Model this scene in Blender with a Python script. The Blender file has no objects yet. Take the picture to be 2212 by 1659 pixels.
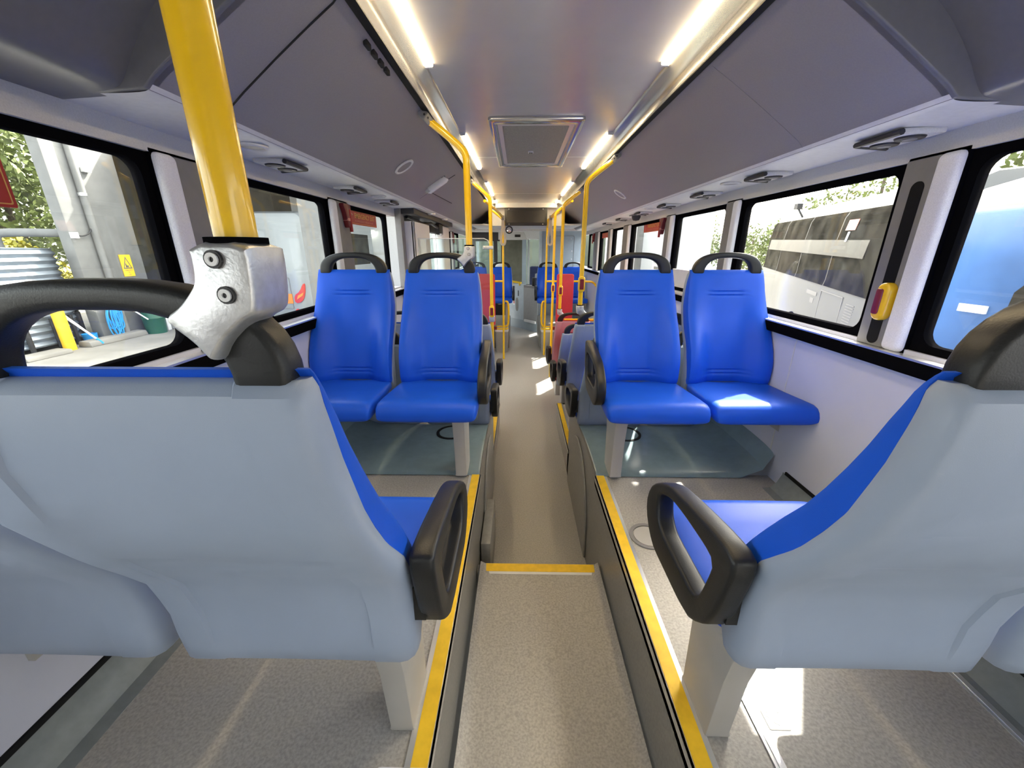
import bpy, bmesh, math, random
from mathutils import Vector, Matrix
random.seed(7)
SC = bpy.context.scene
COL = SC.collection
PI = math.pi

# ------------------------------------------------------------------ materials
def mat(name, col, rough=.5, metal=0., spec=.5, var=0., vscale=40., bump=0., bscale=200., coat=0., emit=None, alpha=None, col2=None, trans=0.):
    m = bpy.data.materials.new(name); m.use_nodes = True
    nt = m.node_tree; b = nt.nodes['Principled BSDF']
    c = (*col, 1)
    b.inputs['Base Color'].default_value = c
    b.inputs['Roughness'].default_value = rough
    b.inputs['Metallic'].default_value = metal
    b.inputs['Specular IOR Level'].default_value = spec
    b.inputs['Coat Weight'].default_value = coat
    b.inputs['Coat Roughness'].default_value = .08
    if emit:
        b.inputs['Emission Color'].default_value = (*emit[0], 1)
        b.inputs['Emission Strength'].default_value = emit[1]
    if var or bump:
        tc = nt.nodes.new('ShaderNodeTexCoord')
    if var:
        n = nt.nodes.new('ShaderNodeTexNoise'); n.inputs['Scale'].default_value = vscale; n.inputs['Detail'].default_value = 4
        nt.links.new(tc.outputs['Object'], n.inputs['Vector'])
        r = nt.nodes.new('ShaderNodeValToRGB')
        lo = tuple(max(0, x * (1 - var)) for x in col); hi = tuple(min(1, x * (1 + var)) for x in (col2 or col))
        r.color_ramp.elements[0].position = .35; r.color_ramp.elements[1].position = .65
        r.color_ramp.elements[0].color = (*lo, 1); r.color_ramp.elements[1].color = (*hi, 1)
        nt.links.new(n.outputs['Fac'], r.inputs['Fac']); nt.links.new(r.outputs['Color'], b.inputs['Base Color'])
    if bump:
        n2 = nt.nodes.new('ShaderNodeTexNoise'); n2.inputs['Scale'].default_value = bscale; n2.inputs['Detail'].default_value = 2
        nt.links.new(tc.outputs['Object'], n2.inputs['Vector'])
        bp = nt.nodes.new('ShaderNodeBump'); bp.inputs['Strength'].default_value = bump; bp.inputs['Distance'].default_value = .002
        nt.links.new(n2.outputs['Fac'], bp.inputs['Height']); nt.links.new(bp.outputs['Normal'], b.inputs['Normal'])
    return m

def glass_mat(name, tint, refl=.06, haze=.0, hazecol=(.8, .82, .8)):
    m = bpy.data.materials.new(name); m.use_nodes = True
    nt = m.node_tree; nt.nodes.remove(nt.nodes['Principled BSDF'])
    out = nt.nodes['Material Output']
    t = nt.nodes.new('ShaderNodeBsdfTransparent'); t.inputs['Color'].default_value = (*tint, 1)
    g = nt.nodes.new('ShaderNodeBsdfGlossy'); g.inputs['Roughness'].default_value = .02
    mx = nt.nodes.new('ShaderNodeMixShader'); mx.inputs['Fac'].default_value = refl
    nt.links.new(t.outputs[0], mx.inputs[1]); nt.links.new(g.outputs[0], mx.inputs[2])
    if haze:
        d = nt.nodes.new('ShaderNodeBsdfDiffuse'); d.inputs['Color'].default_value = (*hazecol, 1)
        m2 = nt.nodes.new('ShaderNodeMixShader'); m2.inputs['Fac'].default_value = haze
        nt.links.new(mx.outputs[0], m2.inputs[1]); nt.links.new(d.outputs[0], m2.inputs[2]); mx = m2
    nt.links.new(mx.outputs[0], out.inputs['Surface'])
    return m

M = {}
M['blue'] = mat('blue_vinyl', (.010, .088, .60), .42, spec=.22, var=.05, vscale=6, bump=.12, bscale=900)
M['redv'] = mat('red_vinyl', (.5, .02, .03), .38, spec=.5, var=.05, vscale=6)
M['shell'] = mat('grey_seat_shell', (.29, .35, .455), .42, spec=.5, var=.03, vscale=5, bump=.08, bscale=1200)
M['shellp'] = mat('pink_seat_shell', (.46, .24, .30), .4, spec=.5, var=.03, vscale=5)
M['black'] = mat('black_plastic', (.011, .012, .013), .42, spec=.4, bump=.12, bscale=500)
M['rubber'] = mat('black_rubber', (.004, .004, .005), .7, spec=.0)
M['yellow'] = mat('yellow_powder_coat', (.92, .57, .008), .22, spec=.5, var=.03, vscale=12, coat=.5)
M['strip'] = mat('yellow_edge_strip', (.88, .56, .02), .55, var=.07, vscale=30)
M['alu'] = mat('cast_aluminium', (.62, .63, .64), .38, metal=.75, var=.08, vscale=90, bump=.15, bscale=300)
M['trim'] = mat('aluminium_trim', (.78, .79, .80), .28, metal=.8)
M['steelpost'] = mat('grey_painted_steel', (.42, .41, .385), .45, spec=.5, var=.04, vscale=8)
M['floor'] = mat('speckled_floor_vinyl', (.38, .365, .335), .42, spec=.4, var=.16, vscale=140, bump=.12, bscale=260)
M['floorlow'] = mat('grey_floor_vinyl', (.40, .39, .365), .36, spec=.45, var=.14, vscale=140, bump=.1, bscale=260)
M['riser'] = mat('grey_riser_vinyl', (.24, .235, .215), .36, spec=.45, var=.12, vscale=120)
M['arch'] = mat('blue_grey_arch_vinyl', (.19, .26, .285), .26, spec=.5, var=.05, vscale=20)
M['archside'] = mat('grey_arch_side_vinyl', (.28, .275, .255), .4, var=.08, vscale=40)
M['wall'] = mat('pale_lilac_wall_panel', (.55, .565, .65), .45, var=.02, vscale=5)
M['skirt'] = mat('skirting_vinyl', (.20, .22, .22), .45, var=.06, vscale=40)
M['beam'] = mat('grey_window_beam', (.60, .60, .58), .6, var=.05, vscale=260, bump=.2, bscale=400)
M['pillarw'] = mat('pale_fabric_pillar', (.86, .86, .88), .85, var=.07, vscale=400, bump=.3, bscale=600)
M['pillarg'] = mat('grey_pillar_cover', (.22, .215, .21), .5, var=.03, vscale=30)
M['cove'] = mat('grey_duct_panel', (.275, .262, .262), .36, spec=.45, var=.03, vscale=200, bump=.06, bscale=500)
M['flange'] = mat('pale_grey_flange', (.70, .70, .68), .42, var=.03, vscale=60)
M['rearcove'] = mat('dark_grey_rear_cover', (.15, .15, .157), .34, spec=.5, var=.03, vscale=60)
M['ceil'] = mat('satin_grey_ceiling', (.56, .54, .53), .24, metal=.25, spec=.5, var=.015, vscale=8)
M['trunk'] = mat('polished_trunking', (.50, .50, .49), .14, metal=.75)
M['led'] = mat('warm_light_diffuser', (.9, .85, .7), .4, emit=((1., .78, .46), 15.))
M['slot'] = mat('dark_slot', (.012, .012, .012), .7, spec=.1)
M['white'] = mat('white_plastic', (.72, .73, .74), .4, var=.02, vscale=20)
M['mesh'] = mat('perforated_grille', (.30, .30, .26), .5, metal=.3, var=.35, vscale=420)
M['glass'] = glass_mat('window_glass', (.93, .95, .94), .05, .014)
M['glassr'] = glass_mat('sunny_window_glass', (.95, .95, .93), .05, .014, (.95, .93, .88))
M['screen'] = glass_mat('clear_screen_glass', (.90, .96, .95), .06, .02, (.8, .9, .9))
M['darkglass'] = mat('dark_tinted_glass', (.035, .033, .027), .5, spec=.0, var=.45, vscale=2.5)
M['red'] = mat('red_sign_sheet', (.42, .018, .014), .45)
M['redsun'] = mat('sunlit_red_sign_sheet', (.62, .05, .03), .45)  # lighter copy of the red sheet, sunlight put into its colour
M['redd'] = mat('dark_red_plastic', (.16, .008, .012), .4)
M['redpanel'] = mat('red_padded_panel', (.56, .03, .05), .45, var=.04, vscale=10)
M['gold'] = mat('gold_lettering', (.72, .40, .10), .5)
M['pinkt'] = mat('faded_pink_lettering', (.62, .25, .2), .5)
M['cab'] = mat('blue_grey_partition', (.34, .41, .46), .4, var=.04, vscale=12)
M['cabl'] = mat('pale_blue_grey_panel', (.52, .60, .64), .4, var=.04, vscale=12)
M['bin'] = mat('grey_bin_plastic', (.36, .36, .35), .5, var=.03, vscale=20)
M['dark'] = mat('dark_housing', (.02, .02, .022), .5)
M['sign'] = mat('dark_display_glass', (.022, .019, .016), .2, spec=.5)
M['strap'] = mat('beige_webbing', (.48, .44, .38), .75, var=.08, vscale=120)
M['chrome'] = mat('mirror_chrome', (.85, .86, .86), .05, metal=1.)
M['btn'] = mat('dark_red_button', (.22, .02, .03), .3)
M['ink'] = mat('dark_grey_ink', (.12, .12, .12), .6)
M['paper'] = mat('white_sheet', (.85, .86, .87), .5)
M['seam'] = mat('dark_seam', (.012, .012, .012), .8)
# outside
M['concrete'] = mat('pale_concrete', (.19, .19, .185), .8, var=.12, vscale=3, bump=.3, bscale=60)
M['yard'] = mat('yard_concrete', (.21, .20, .18), .85, var=.15, vscale=1.5, bump=.3, bscale=40)
M['asphalt'] = mat('grey_asphalt', (.14, .14, .135), .9, var=.2, vscale=6)
M['tank'] = mat('corrugated_steel', (.24, .28, .33), .4, metal=.35, var=.08, vscale=6)
M['leafy'] = mat('yellow_green_leaves', (.30, .28, .035), .6, var=.45, vscale=3)
M['leafg'] = mat('green_leaves', (.13, .165, .045), .6, var=.45, vscale=3)
M['leafd'] = mat('dark_green_leaves', (.10, .14, .05), .6, var=.4, vscale=3)
M['leafr'] = mat('pinkish_hedge_leaves', (.38, .26, .16), .6, var=.5, vscale=5)
M['bark'] = mat('brown_bark', (.10, .08, .06), .9, var=.3, vscale=20)
M['buswhite'] = mat('white_bus_paint', (.26, .28, .29), .25, spec=.5, var=.03, vscale=2, coat=.4)
M['coachwhite'] = mat('white_coach_paint', (.17, .172, .168), .4, spec=.1, var=.03, vscale=2)
M['coachblue'] = mat('blue_coach_paint', (.045, .12, .30), .3, spec=.2, var=.25, vscale=1.2)
M['hose'] = mat('blue_hose', (.02, .30, .72), .45)
M['green'] = mat('dark_green_plastic', (.012, .085, .045), .45, var=.05, vscale=10)
M['bollard'] = mat('bollard_yellow', (.85, .52, .02), .5, var=.05, vscale=8)
M['canopy'] = mat('dark_olive_canopy', (.085, .08, .062), .8, var=.2, vscale=2)
M['orange'] = mat('orange_lens', (.75, .25, .02), .25)
M['redlens'] = mat('red_lens', (.55, .03, .02), .2)
M['tube'] = mat('fluorescent_tube', (.9, .9, .8), .4, emit=((1, 1, .85), 2.2))

# ------------------------------------------------------------------ mesh helpers
def BM(): return bmesh.new()

def box(bm, x0, x1, y0, y1, z0, z1):
    v = [bm.verts.new((x, y, z)) for x in (x0, x1) for y in (y0, y1) for z in (z0, z1)]
    for f in ((0, 1, 3, 2), (4, 6, 7, 5), (0, 4, 5, 1), (2, 3, 7, 6), (0, 2, 6, 4), (1, 5, 7, 3)):
        bm.faces.new([v[i] for i in f])
    return v

def bevel(bm, w, seg=2, ang=30):
    bmesh.ops.recalc_face_normals(bm, faces=bm.faces)
    ed = [e for e in bm.edges if len(e.link_faces) == 2 and e.calc_face_angle(0) > math.radians(ang)]
    if ed:
        bmesh.ops.bevel(bm, geom=ed, offset=w, segments=seg, profile=.5, affect='EDGES', clamp_overlap=True)

def bbox(x0, x1, y0, y1, z0, z1, w=.004, seg=2):
    bm = BM(); box(bm, x0, x1, y0, y1, z0, z1)
    if w: bevel(bm, w, seg)
    return bm

def ax(axis, a, p, q):
    return (a, p, q) if axis == 'x' else (p, a, q) if axis == 'y' else (p, q, a)

def prism(bm, pts, axis, a, b):
    A = [bm.verts.new(ax(axis, a, *p)) for p in pts]; B = [bm.verts.new(ax(axis, b, *p)) for p in pts]
    bm.faces.new(A); bm.faces.new(B[::-1]); n = len(pts)
    for i in range(n): bm.faces.new((A[i], B[i], B[(i + 1) % n], A[(i + 1) % n]))

def band(bm, outer, inner, axis, a, b, closed=True):
    n = len(outer)
    L = [[bm.verts.new(ax(axis, s, *p)) for p in pts] for s in (a, b) for pts in (outer, inner)]
    oa, ia, ob, ib = L
    for i in range(n if closed else n - 1):
        j = (i + 1) % n
        bm.faces.new((oa[i], oa[j], ia[j], ia[i])); bm.faces.new((ob[j], ob[i], ib[i], ib[j]))
        bm.faces.new((oa[j], oa[i], ob[i], ob[j])); bm.faces.new((ia[i], ia[j], ib[j], ib[i]))
    if not closed:
        for k in (0, n - 1): bm.faces.new((oa[k], ia[k], ib[k], ob[k]))

def resample(pts, n, closed=True):
    P = [Vector(p) for p in pts]
    if closed: P.append(P[0])
    L = [0]
    for i in range(1, len(P)): L.append(L[-1] + (P[i] - P[i - 1]).length)
    out = []
    for k in range(n):
        t = L[-1] * k / (n if closed else n - 1); i = 1
        while i < len(L) - 1 and L[i] < t: i += 1
        s = (t - L[i - 1]) / max(1e-9, L[i] - L[i - 1])
        out.append(tuple(P[i - 1].lerp(P[i], min(1, s))))
    return out

def chaikin(pts, k=2, closed=False):
    for _ in range(k):
        P = [Vector(p) for p in pts]; o = []
        n = len(P)
        rng = range(n if closed else n - 1)
        if not closed: o.append(P[0])
        for i in rng:
            a, b = P[i], P[(i + 1) % n]
            o += [a.lerp(b, .25), a.lerp(b, .75)]
        if not closed: o.append(P[-1])
        pts = [tuple(p) for p in o]
    return pts

def roundrect(x0, x1, y0, y1, r, n=5):
    o = []
    for cx, cy, a0 in ((x1 - r, y1 - r, 0), (x0 + r, y1 - r, 90), (x0 + r, y0 + r, 180), (x1 - r, y0 + r, 270)):
        for i in range(n + 1):
            a = math.radians(a0 + 90 * i / n); o.append((cx + r * math.cos(a), cy + r * math.sin(a)))
    return o

def loft(bm, rings, caps=True, closed=True):
    V = [[bm.verts.new(p) for p in r] for r in rings]
    n = len(V[0])
    for i in range(len(V) - 1):
        for j in range(n if closed else n - 1):
            k = (j + 1) % n
            bm.faces.new((V[i][j], V[i][k], V[i + 1][k], V[i + 1][j]))
    if caps:
        bm.faces.new(V[0][::-1]); bm.faces.new(V[-1])

def tube(bm, path, r, n=12, ry=None, caps=True):
    P = [Vector(p) for p in path]; R = r if isinstance(r, (list, tuple)) else [r] * len(P)
    up = None; rings = []
    for i, p in enumerate(P):
        t = (P[min(i + 1, len(P) - 1)] - P[max(i - 1, 0)]).normalized()
        if up is None:
            up = Vector((0, 0, 1)) if abs(t.z) < .9 else Vector((0, 1, 0))
        u = (up - t * up.dot(t)).normalized(); w = t.cross(u); up = u
        rings.append([p + u * (R[i] * math.cos(2 * PI * k / n)) + w * ((ry or R[i]) * math.sin(2 * PI * k / n)) for k in range(n)])
    loft(bm, rings, caps)

def lathe(bm, prof, n=24, c=(0, 0, 0), axis='z', cap=True):
    rings = []
    for r, h in prof:
        ring = []
        for k in range(n):
            a = 2 * PI * k / n; x, y = r * math.cos(a), r * math.sin(a)
            q = (x, y, h) if axis == 'z' else (x, h, y) if axis == 'y' else (h, x, y)
            ring.append((q[0] + c[0], q[1] + c[1], q[2] + c[2]))
        rings.append(ring)
    loft(bm, rings, cap)

def pillow(bm, pts, axis, a, b, r, n=4):
    """outline pts extruded along axis from a to b with rounded rims of radius r"""
    N = len(pts); area = sum(pts[i][0] * pts[(i + 1) % N][1] - pts[(i + 1) % N][0] * pts[i][1] for i in range(N))
    sg = 1 if area > 0 else -1
    nor = []
    for i in range(N):
        t = Vector((pts[(i + 1) % N][0] - pts[i - 1][0], pts[(i + 1) % N][1] - pts[i - 1][1])).normalized(); nor.append((t.y * sg, -t.x * sg))
    rings = []
    steps = [(r * (1 - math.sin(k * PI / 2 / n)), r * (1 - math.cos(k * PI / 2 / n))) for k in range(n, -1, -1)]
    for dep, ins in [(s_[0], s_[1]) for s_ in steps]:
        rings.append([ax(axis, a + dep, p[0] - q[0] * ins * .35, p[1] - q[1] * ins * .35) for p, q in zip(pts, nor)])
    for dep, ins in [(s_[0], s_[1]) for s_ in steps[::-1]]:
        rings.append([ax(axis, b - dep, p[0] - q[0] * ins * .35, p[1] - q[1] * ins * .35) for p, q in zip(pts, nor)])
    loft(bm, rings)

def to_mesh(name, bm, m, smooth=35):
    bmesh.ops.recalc_face_normals(bm, faces=bm.faces)
    me = bpy.data.meshes.new(name)
    if smooth:
        for f in bm.faces: f.smooth = True
        for e in bm.edges:
            if len(e.link_faces) == 2 and e.calc_face_angle(0) > math.radians(smooth): e.smooth = False
    bm.to_mesh(me); bm.free(); me.materials.append(m)
    return me

def part(name, bm, m, root=None, smooth=35, local=False):
    """links bm as one object; geometry is given in world metres unless local"""
    me = bm if isinstance(bm, bpy.types.Mesh) else to_mesh(name, bm, m, smooth)
    o = bpy.data.objects.new(name, me); COL.objects.link(o)
    if root is not None:
        o.parent = root
        if not local:
            off = Vector((0, 0, 0)); r = root
            while r: off += r.location; r = r.parent
            me.transform(Matrix.Translation(-off))
    return o

def tag(o, label, cat, group=None, kind=None):
    o['label'] = label; o['category'] = cat
    if group: o['group'] = group
    if kind: o['kind'] = kind
    return o

def thing(name, label, cat, loc=(0, 0, 0), rz=0, group=None, kind=None):
    o = bpy.data.objects.new(name, None); COL.objects.link(o)
    o.empty_display_size = .05
    o.location = loc; o.rotation_euler = (0, 0, rz)
    return tag(o, label, cat, group, kind)

def one(name, bm, m, label, cat, loc, group=None, kind=None, smooth=35):
    """a thing that is a single mesh, its origin at loc"""
    me = to_mesh(name, bm, m, smooth); me.transform(Matrix.Translation(-Vector(loc)))
    o = bpy.data.objects.new(name, me); COL.objects.link(o); o.location = loc
    return tag(o, label, cat, group, kind)

def struct(name, bm, m, label, cat, smooth=35):
    o = part(name, bm, m, None, smooth); return tag(o, label, cat, None, 'structure')

def copy_tree(o, parent=None):
    c = o.copy(); COL.objects.link(c)
    if parent: c.parent = parent
    for ch in list(o.children): copy_tree(ch, c)
    return c

def lettering(name, body, w, h, m, root, origin, xd, yd, depth=.001, bold=False):
    """text of width w and height h, lower left corner at origin (world), reading along xd"""
    cu = bpy.data.curves.new(name, 'FONT'); cu.body = body; cu.size = 1; cu.extrude = 0.0
    cu.space_line = .95
    if bold: cu.offset = .012
    o = bpy.data.objects.new(name, cu); COL.objects.link(o)
    dg = bpy.context.evaluated_depsgraph_get(); dg.update()
    me = bpy.data.meshes.new_from_object(o.evaluated_get(dg))
    bpy.data.objects.remove(o); bpy.data.curves.remove(cu)
    xs = [v.co.x for v in me.vertices]; ys = [v.co.y for v in me.vertices]
    x0, x1, y0, y1 = min(xs), max(xs), min(ys), max(ys)
    xd, yd = Vector(xd), Vector(yd); nd = xd.cross(yd)
    for v in me.vertices:
        p = Vector(origin) + xd * ((v.co.x - x0) / (x1 - x0) * w) + yd * ((v.co.y - y0) / (y1 - y0) * h) + nd * depth
        v.co = p
    me.materials.clear(); me.materials.append(m)
    return part(name, me, m, root)

BX = .098                       # centre line of the bus
def mir(x): return 2 * BX - x   # the other side of the bus
# ------------------------------------------------------------------ floor, platforms, steps
LOW = -.615; MID = -.39; GND = -.965
XL, XR = -.187, .389            # platform edges along the aisle
WL, WR = mir(1.25), 1.25        # inner faces of the side walls
YB, YF = -1.5, 10.3             # back and front of the bus

bm = BM()   # sloping aisle between the rear platforms with a cove along each side
sec = [(XL, 0), (XL, -.26), (XL + .012, -.295), (XL + .04, -.312), (XL + .07, -.316), (XR - .06, -.316), (XR - .03, -.312), (XR - .01, -.295), (XR, -.26), (XR, 0)]
fl = sec[2:8]
rings = []
for y, dz in ((YB, .055), (.6, 0), (1.485, -.034)):
    rings.append([(x, y, z + dz) for x, z in fl])
loft(bm, rings, caps=False, closed=False)
struct('floor', bm, M['floor'], 'speckled grey vinyl aisle floor between the raised rear platforms', 'floor')
bm = BM(); box(bm, XL, XR, 1.44, 1.485, LOW, -.352)
struct('trim_1', bm, M['riser'], 'grey riser under the step at the end of the sloping aisle', 'step')
bm = BM(); box(bm, WL - .05, WR + .05, 1.485, YF, LOW - .05, LOW)
struct('floor', bm, M['floorlow'], 'pale grey low floor running forward to the cab', 'floor')

def platform(side):
    s = 1 if side == 'right' else -1
    fx = (lambda x: x) if s > 0 else mir
    m = M['floor']
    bm = BM()
    x0, x1 = sorted((fx(XR), fx(WR + .03)))
    box(bm, x0, x1, YB, 1.73, -.06, 0)
    struct('floor', bm, m, f'speckled grey raised platform under the rear seats along the {side} wall', 'floor')
    bm = BM()      # riser of the platform along the aisle, plus the wheel arch side
    box(bm, min(fx(XR), fx(XR + .03)), max(fx(XR), fx(XR + .03)), YB, 2.75, LOW, -.002)
    struct('trim_2', bm, M['riser'], f'grey riser of the raised platform on the {side} side of the aisle', 'step')
    bm = BM()
    box(bm, min(fx(XR), fx(XR + .03)), max(fx(XR), fx(XR + .03)), 2.6, 3.68, LOW, MID)
    box(bm, min(fx(XR + .03), fx(WR)), max(fx(XR + .03), fx(WR)), 3.65, 3.68, LOW, MID)
    box(bm, min(fx(XR), fx(WR + .03)), max(fx(XR), fx(WR + .03)), 2.55, 3.68, MID - .03, MID)
    struct('floor', bm, m, f'lower middle platform ahead of the wheel arch on the {side} side', 'floor')
    # wheel arch hump in blue grey vinyl
    prof = [(1.70, .0), (1.72, .012), (1.80, .022), (1.95, .026), (2.12, .024), (2.26, .012), (2.36, -.02), (2.46, -.08), (2.55, -.17), (2.62, -.28), (2.67, -.39)]
    prof = chaikin(prof, 1)
    rings = []
    for x, dz in ((XR + .001, 0), (XR + .01, .004), (.6, .004), (1.1, .004), (1.2, .05), (1.238, .13)):
        rings.append([(fx(x), y, z + dz) for y, z in prof])
    bm = BM(); loft(bm, rings, caps=False, closed=False)
    struct('trim_3', bm, M['arch'], f'blue grey vinyl hump over the {side} rear wheel arch', 'wheel arch')
    # round raised panel on the aisle face of the wheel arch
    bm = BM(); pts = []
    for i in range(25):
        a = math.radians(8 + 164 * i / 24); pts.append((2.22 + .40 * math.cos(a) * .98, -.50 + .43 * math.sin(a)))
    pts += [(1.82, LOW + .002), (2.62, LOW + .002)]
    xa, xb = sorted((fx(XR), fx(XR - .012)))
    prism(bm, pts, 'x', xa, xb); bevel(bm, .004, 1)
    struct('trim_4', bm, M['archside'], f'round topped grey cover on the aisle face of the {side} wheel arch', 'wheel arch')
    # edge strips: aluminium profile with a yellow insert
    def edge(y0, y1, z, cut, label):
        t = thing('step_edge_strip', label, 'edge strip', (fx(XR + .02), (y0 + y1) / 2, z), 0, 'yellow step edge strips')
        b = BM(); a, c = sorted((fx(XR - .006), fx(XR + .052)))
        box(b, a, c, y0, y1, z + .0005, z + .004); d, e = sorted((fx(XR - .006), fx(XR - .001)))
        box(b, d, e, y0, y1, z - .022, z + .004)
        part('aluminium_profile', b, M['trim'], t)
        b = BM(); pts = [(fx(XR + .001), y0), (fx(XR + .038), y0 + cut), (fx(XR + .038), y1), (fx(XR + .001), y1)]
        prism(b, pts, 'z', z + .003, z + .0062); part('yellow_insert', b, M['strip'], t)
    edge(YB + .2, 1.705, 0, 0, f'long yellow edge strip along the rear platform on the {side} side of the aisle')
    edge(2.68, 3.66, MID, .16, f'short yellow edge strip on the lower middle platform, {side} side of the aisle')

platform('right'); platform('left')

t = thing('step_nosing', 'yellow step nosing with white edge crossing the aisle floor', 'step nosing', ((XL + XR) / 2, 1.46, -.345))
bm = BM(); box(bm, XL + .012, XR - .008, 1.425, 1.487, -.352, -.346); box(bm, XL + .012, XR - .008, 1.483, 1.489, -.375, -.346)
part('white_edge', bm, M['white'], t)
bm = BM(); box(bm, XL + .014, XR - .01, 1.44, 1.487, -.3462, -.3445); part('yellow_insert', bm, M['strip'], t)
# little box at the foot of the left riser just past the step
one('corner_box', bbox(XL, XL + .05, 1.60, 1.98, LOW, -.33, .006), M['archside'], 'low grey boxed-in cover at the foot of the left riser past the step', 'floor box', (XL + .025, 1.8, LOW))

# access ring covers
def ring_cover(x, y, z, r, label, m, rim, dz=0):
    t = thing('round_access_cover', label, 'access cover', (x, y, z), 0, 'round access covers')
    b = BM(); band(b, [(x + r * math.cos(a), y + r * math.sin(a)) for a in [2 * PI * i / 40 for i in range(40)]],
                   [(x + (r - .014) * math.cos(a), y + (r - .014) * math.sin(a)) for a in [2 * PI * i / 40 for i in range(40)]], 'z', z, z + .005)
    part('rim', b, rim, t)
    b = BM(); lathe(b, [(.001, z + .003), (r - .018, z + .003), (r - .018, z)], 40, (x, y, 0)); part('lid', b, m, t)
ring_cover(.515, 1.275, 0.0, .073, 'round grey floor cover beside the right foreground armrest', M['steelpost'], M['pillarg'])
ring_cover(-.40, 2.13, .0285, .092, 'round cover on the left wheel arch behind the seat post', M['arch'], M['slot'])
ring_cover(.63, 2.13, .0285, .10, 'round cover on the right wheel arch behind the seat post', M['arch'], M['slot'])

# floor trims beside the wall and the seat rail
def floor_trim(x, y0, y1, label):
    b = BM(); box(b, x - .012, x + .012, y0, y1, .0005, .004); box(b, x - .004, x + .004, y0, y1, .004, .006)
    one('floor_trim', b, M['trim'], label, 'floor trim', (x, (y0 + y1) / 2, 0), 'floor trims')
floor_trim(.577, YB, .72, 'silver floor trim between the right foreground seat post and the sunlit floor')
floor_trim(1.165, YB, 1.5, 'silver floor trim along the right wall')
floor_trim(mir(1.205), YB, 1.5, 'pale floor trim along the left wall')
t = thing('floor_hatch', 'pale metal hatch rim on the left platform floor at the bottom edge of the picture', 'hatch', (-.24, .42, 0))
b = BM(); band(b, roundrect(-.305, -.172, .33, .527, .012), roundrect(-.29, -.187, .345, .512, .008), 'z', .0005, .012); part('rim', b, M['white'], t)
b = BM(); box(b, -.292, -.185, .343, .514, .0005, .008); part('lid', b, M['trim'], t)
t = thing('floor_sticker', 'small square white printed sticker on the sunlit floor by the right seat post', 'sticker', (.62, .655, 0))
b = BM(); prism(b, roundrect(.597, .648, .618, .662, .004), 'z', .0003, .001); part('border', b, M['ink'], t)
b = BM(); prism(b, roundrect(.599, .646, .620, .660, .003), 'z', .001, .0014); part('sheet', b, M['paper'], t)
b = BM(); prism(b, chaikin([(.622, .638), (.634, .633), (.640, .640), (.632, .651), (.620, .650)], 2, True), 'z', .0014, .0017); part('shoe_print', b, M['ink'], t)
b = BM(); tube(b, [(.603, .648, .0015), (.610, .642, .0015), (.617, .632, .0015), (.626, .627, .0015)], .0007, 6)
tube(b, [(.604, .656, .0015), (.613, .655, .0015)], .0006, 6); tube(b, [(.632, .656, .0015), (.641, .654, .0015)], .0006, 6); part('line_drawing', b, M['ink'], t)

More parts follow.
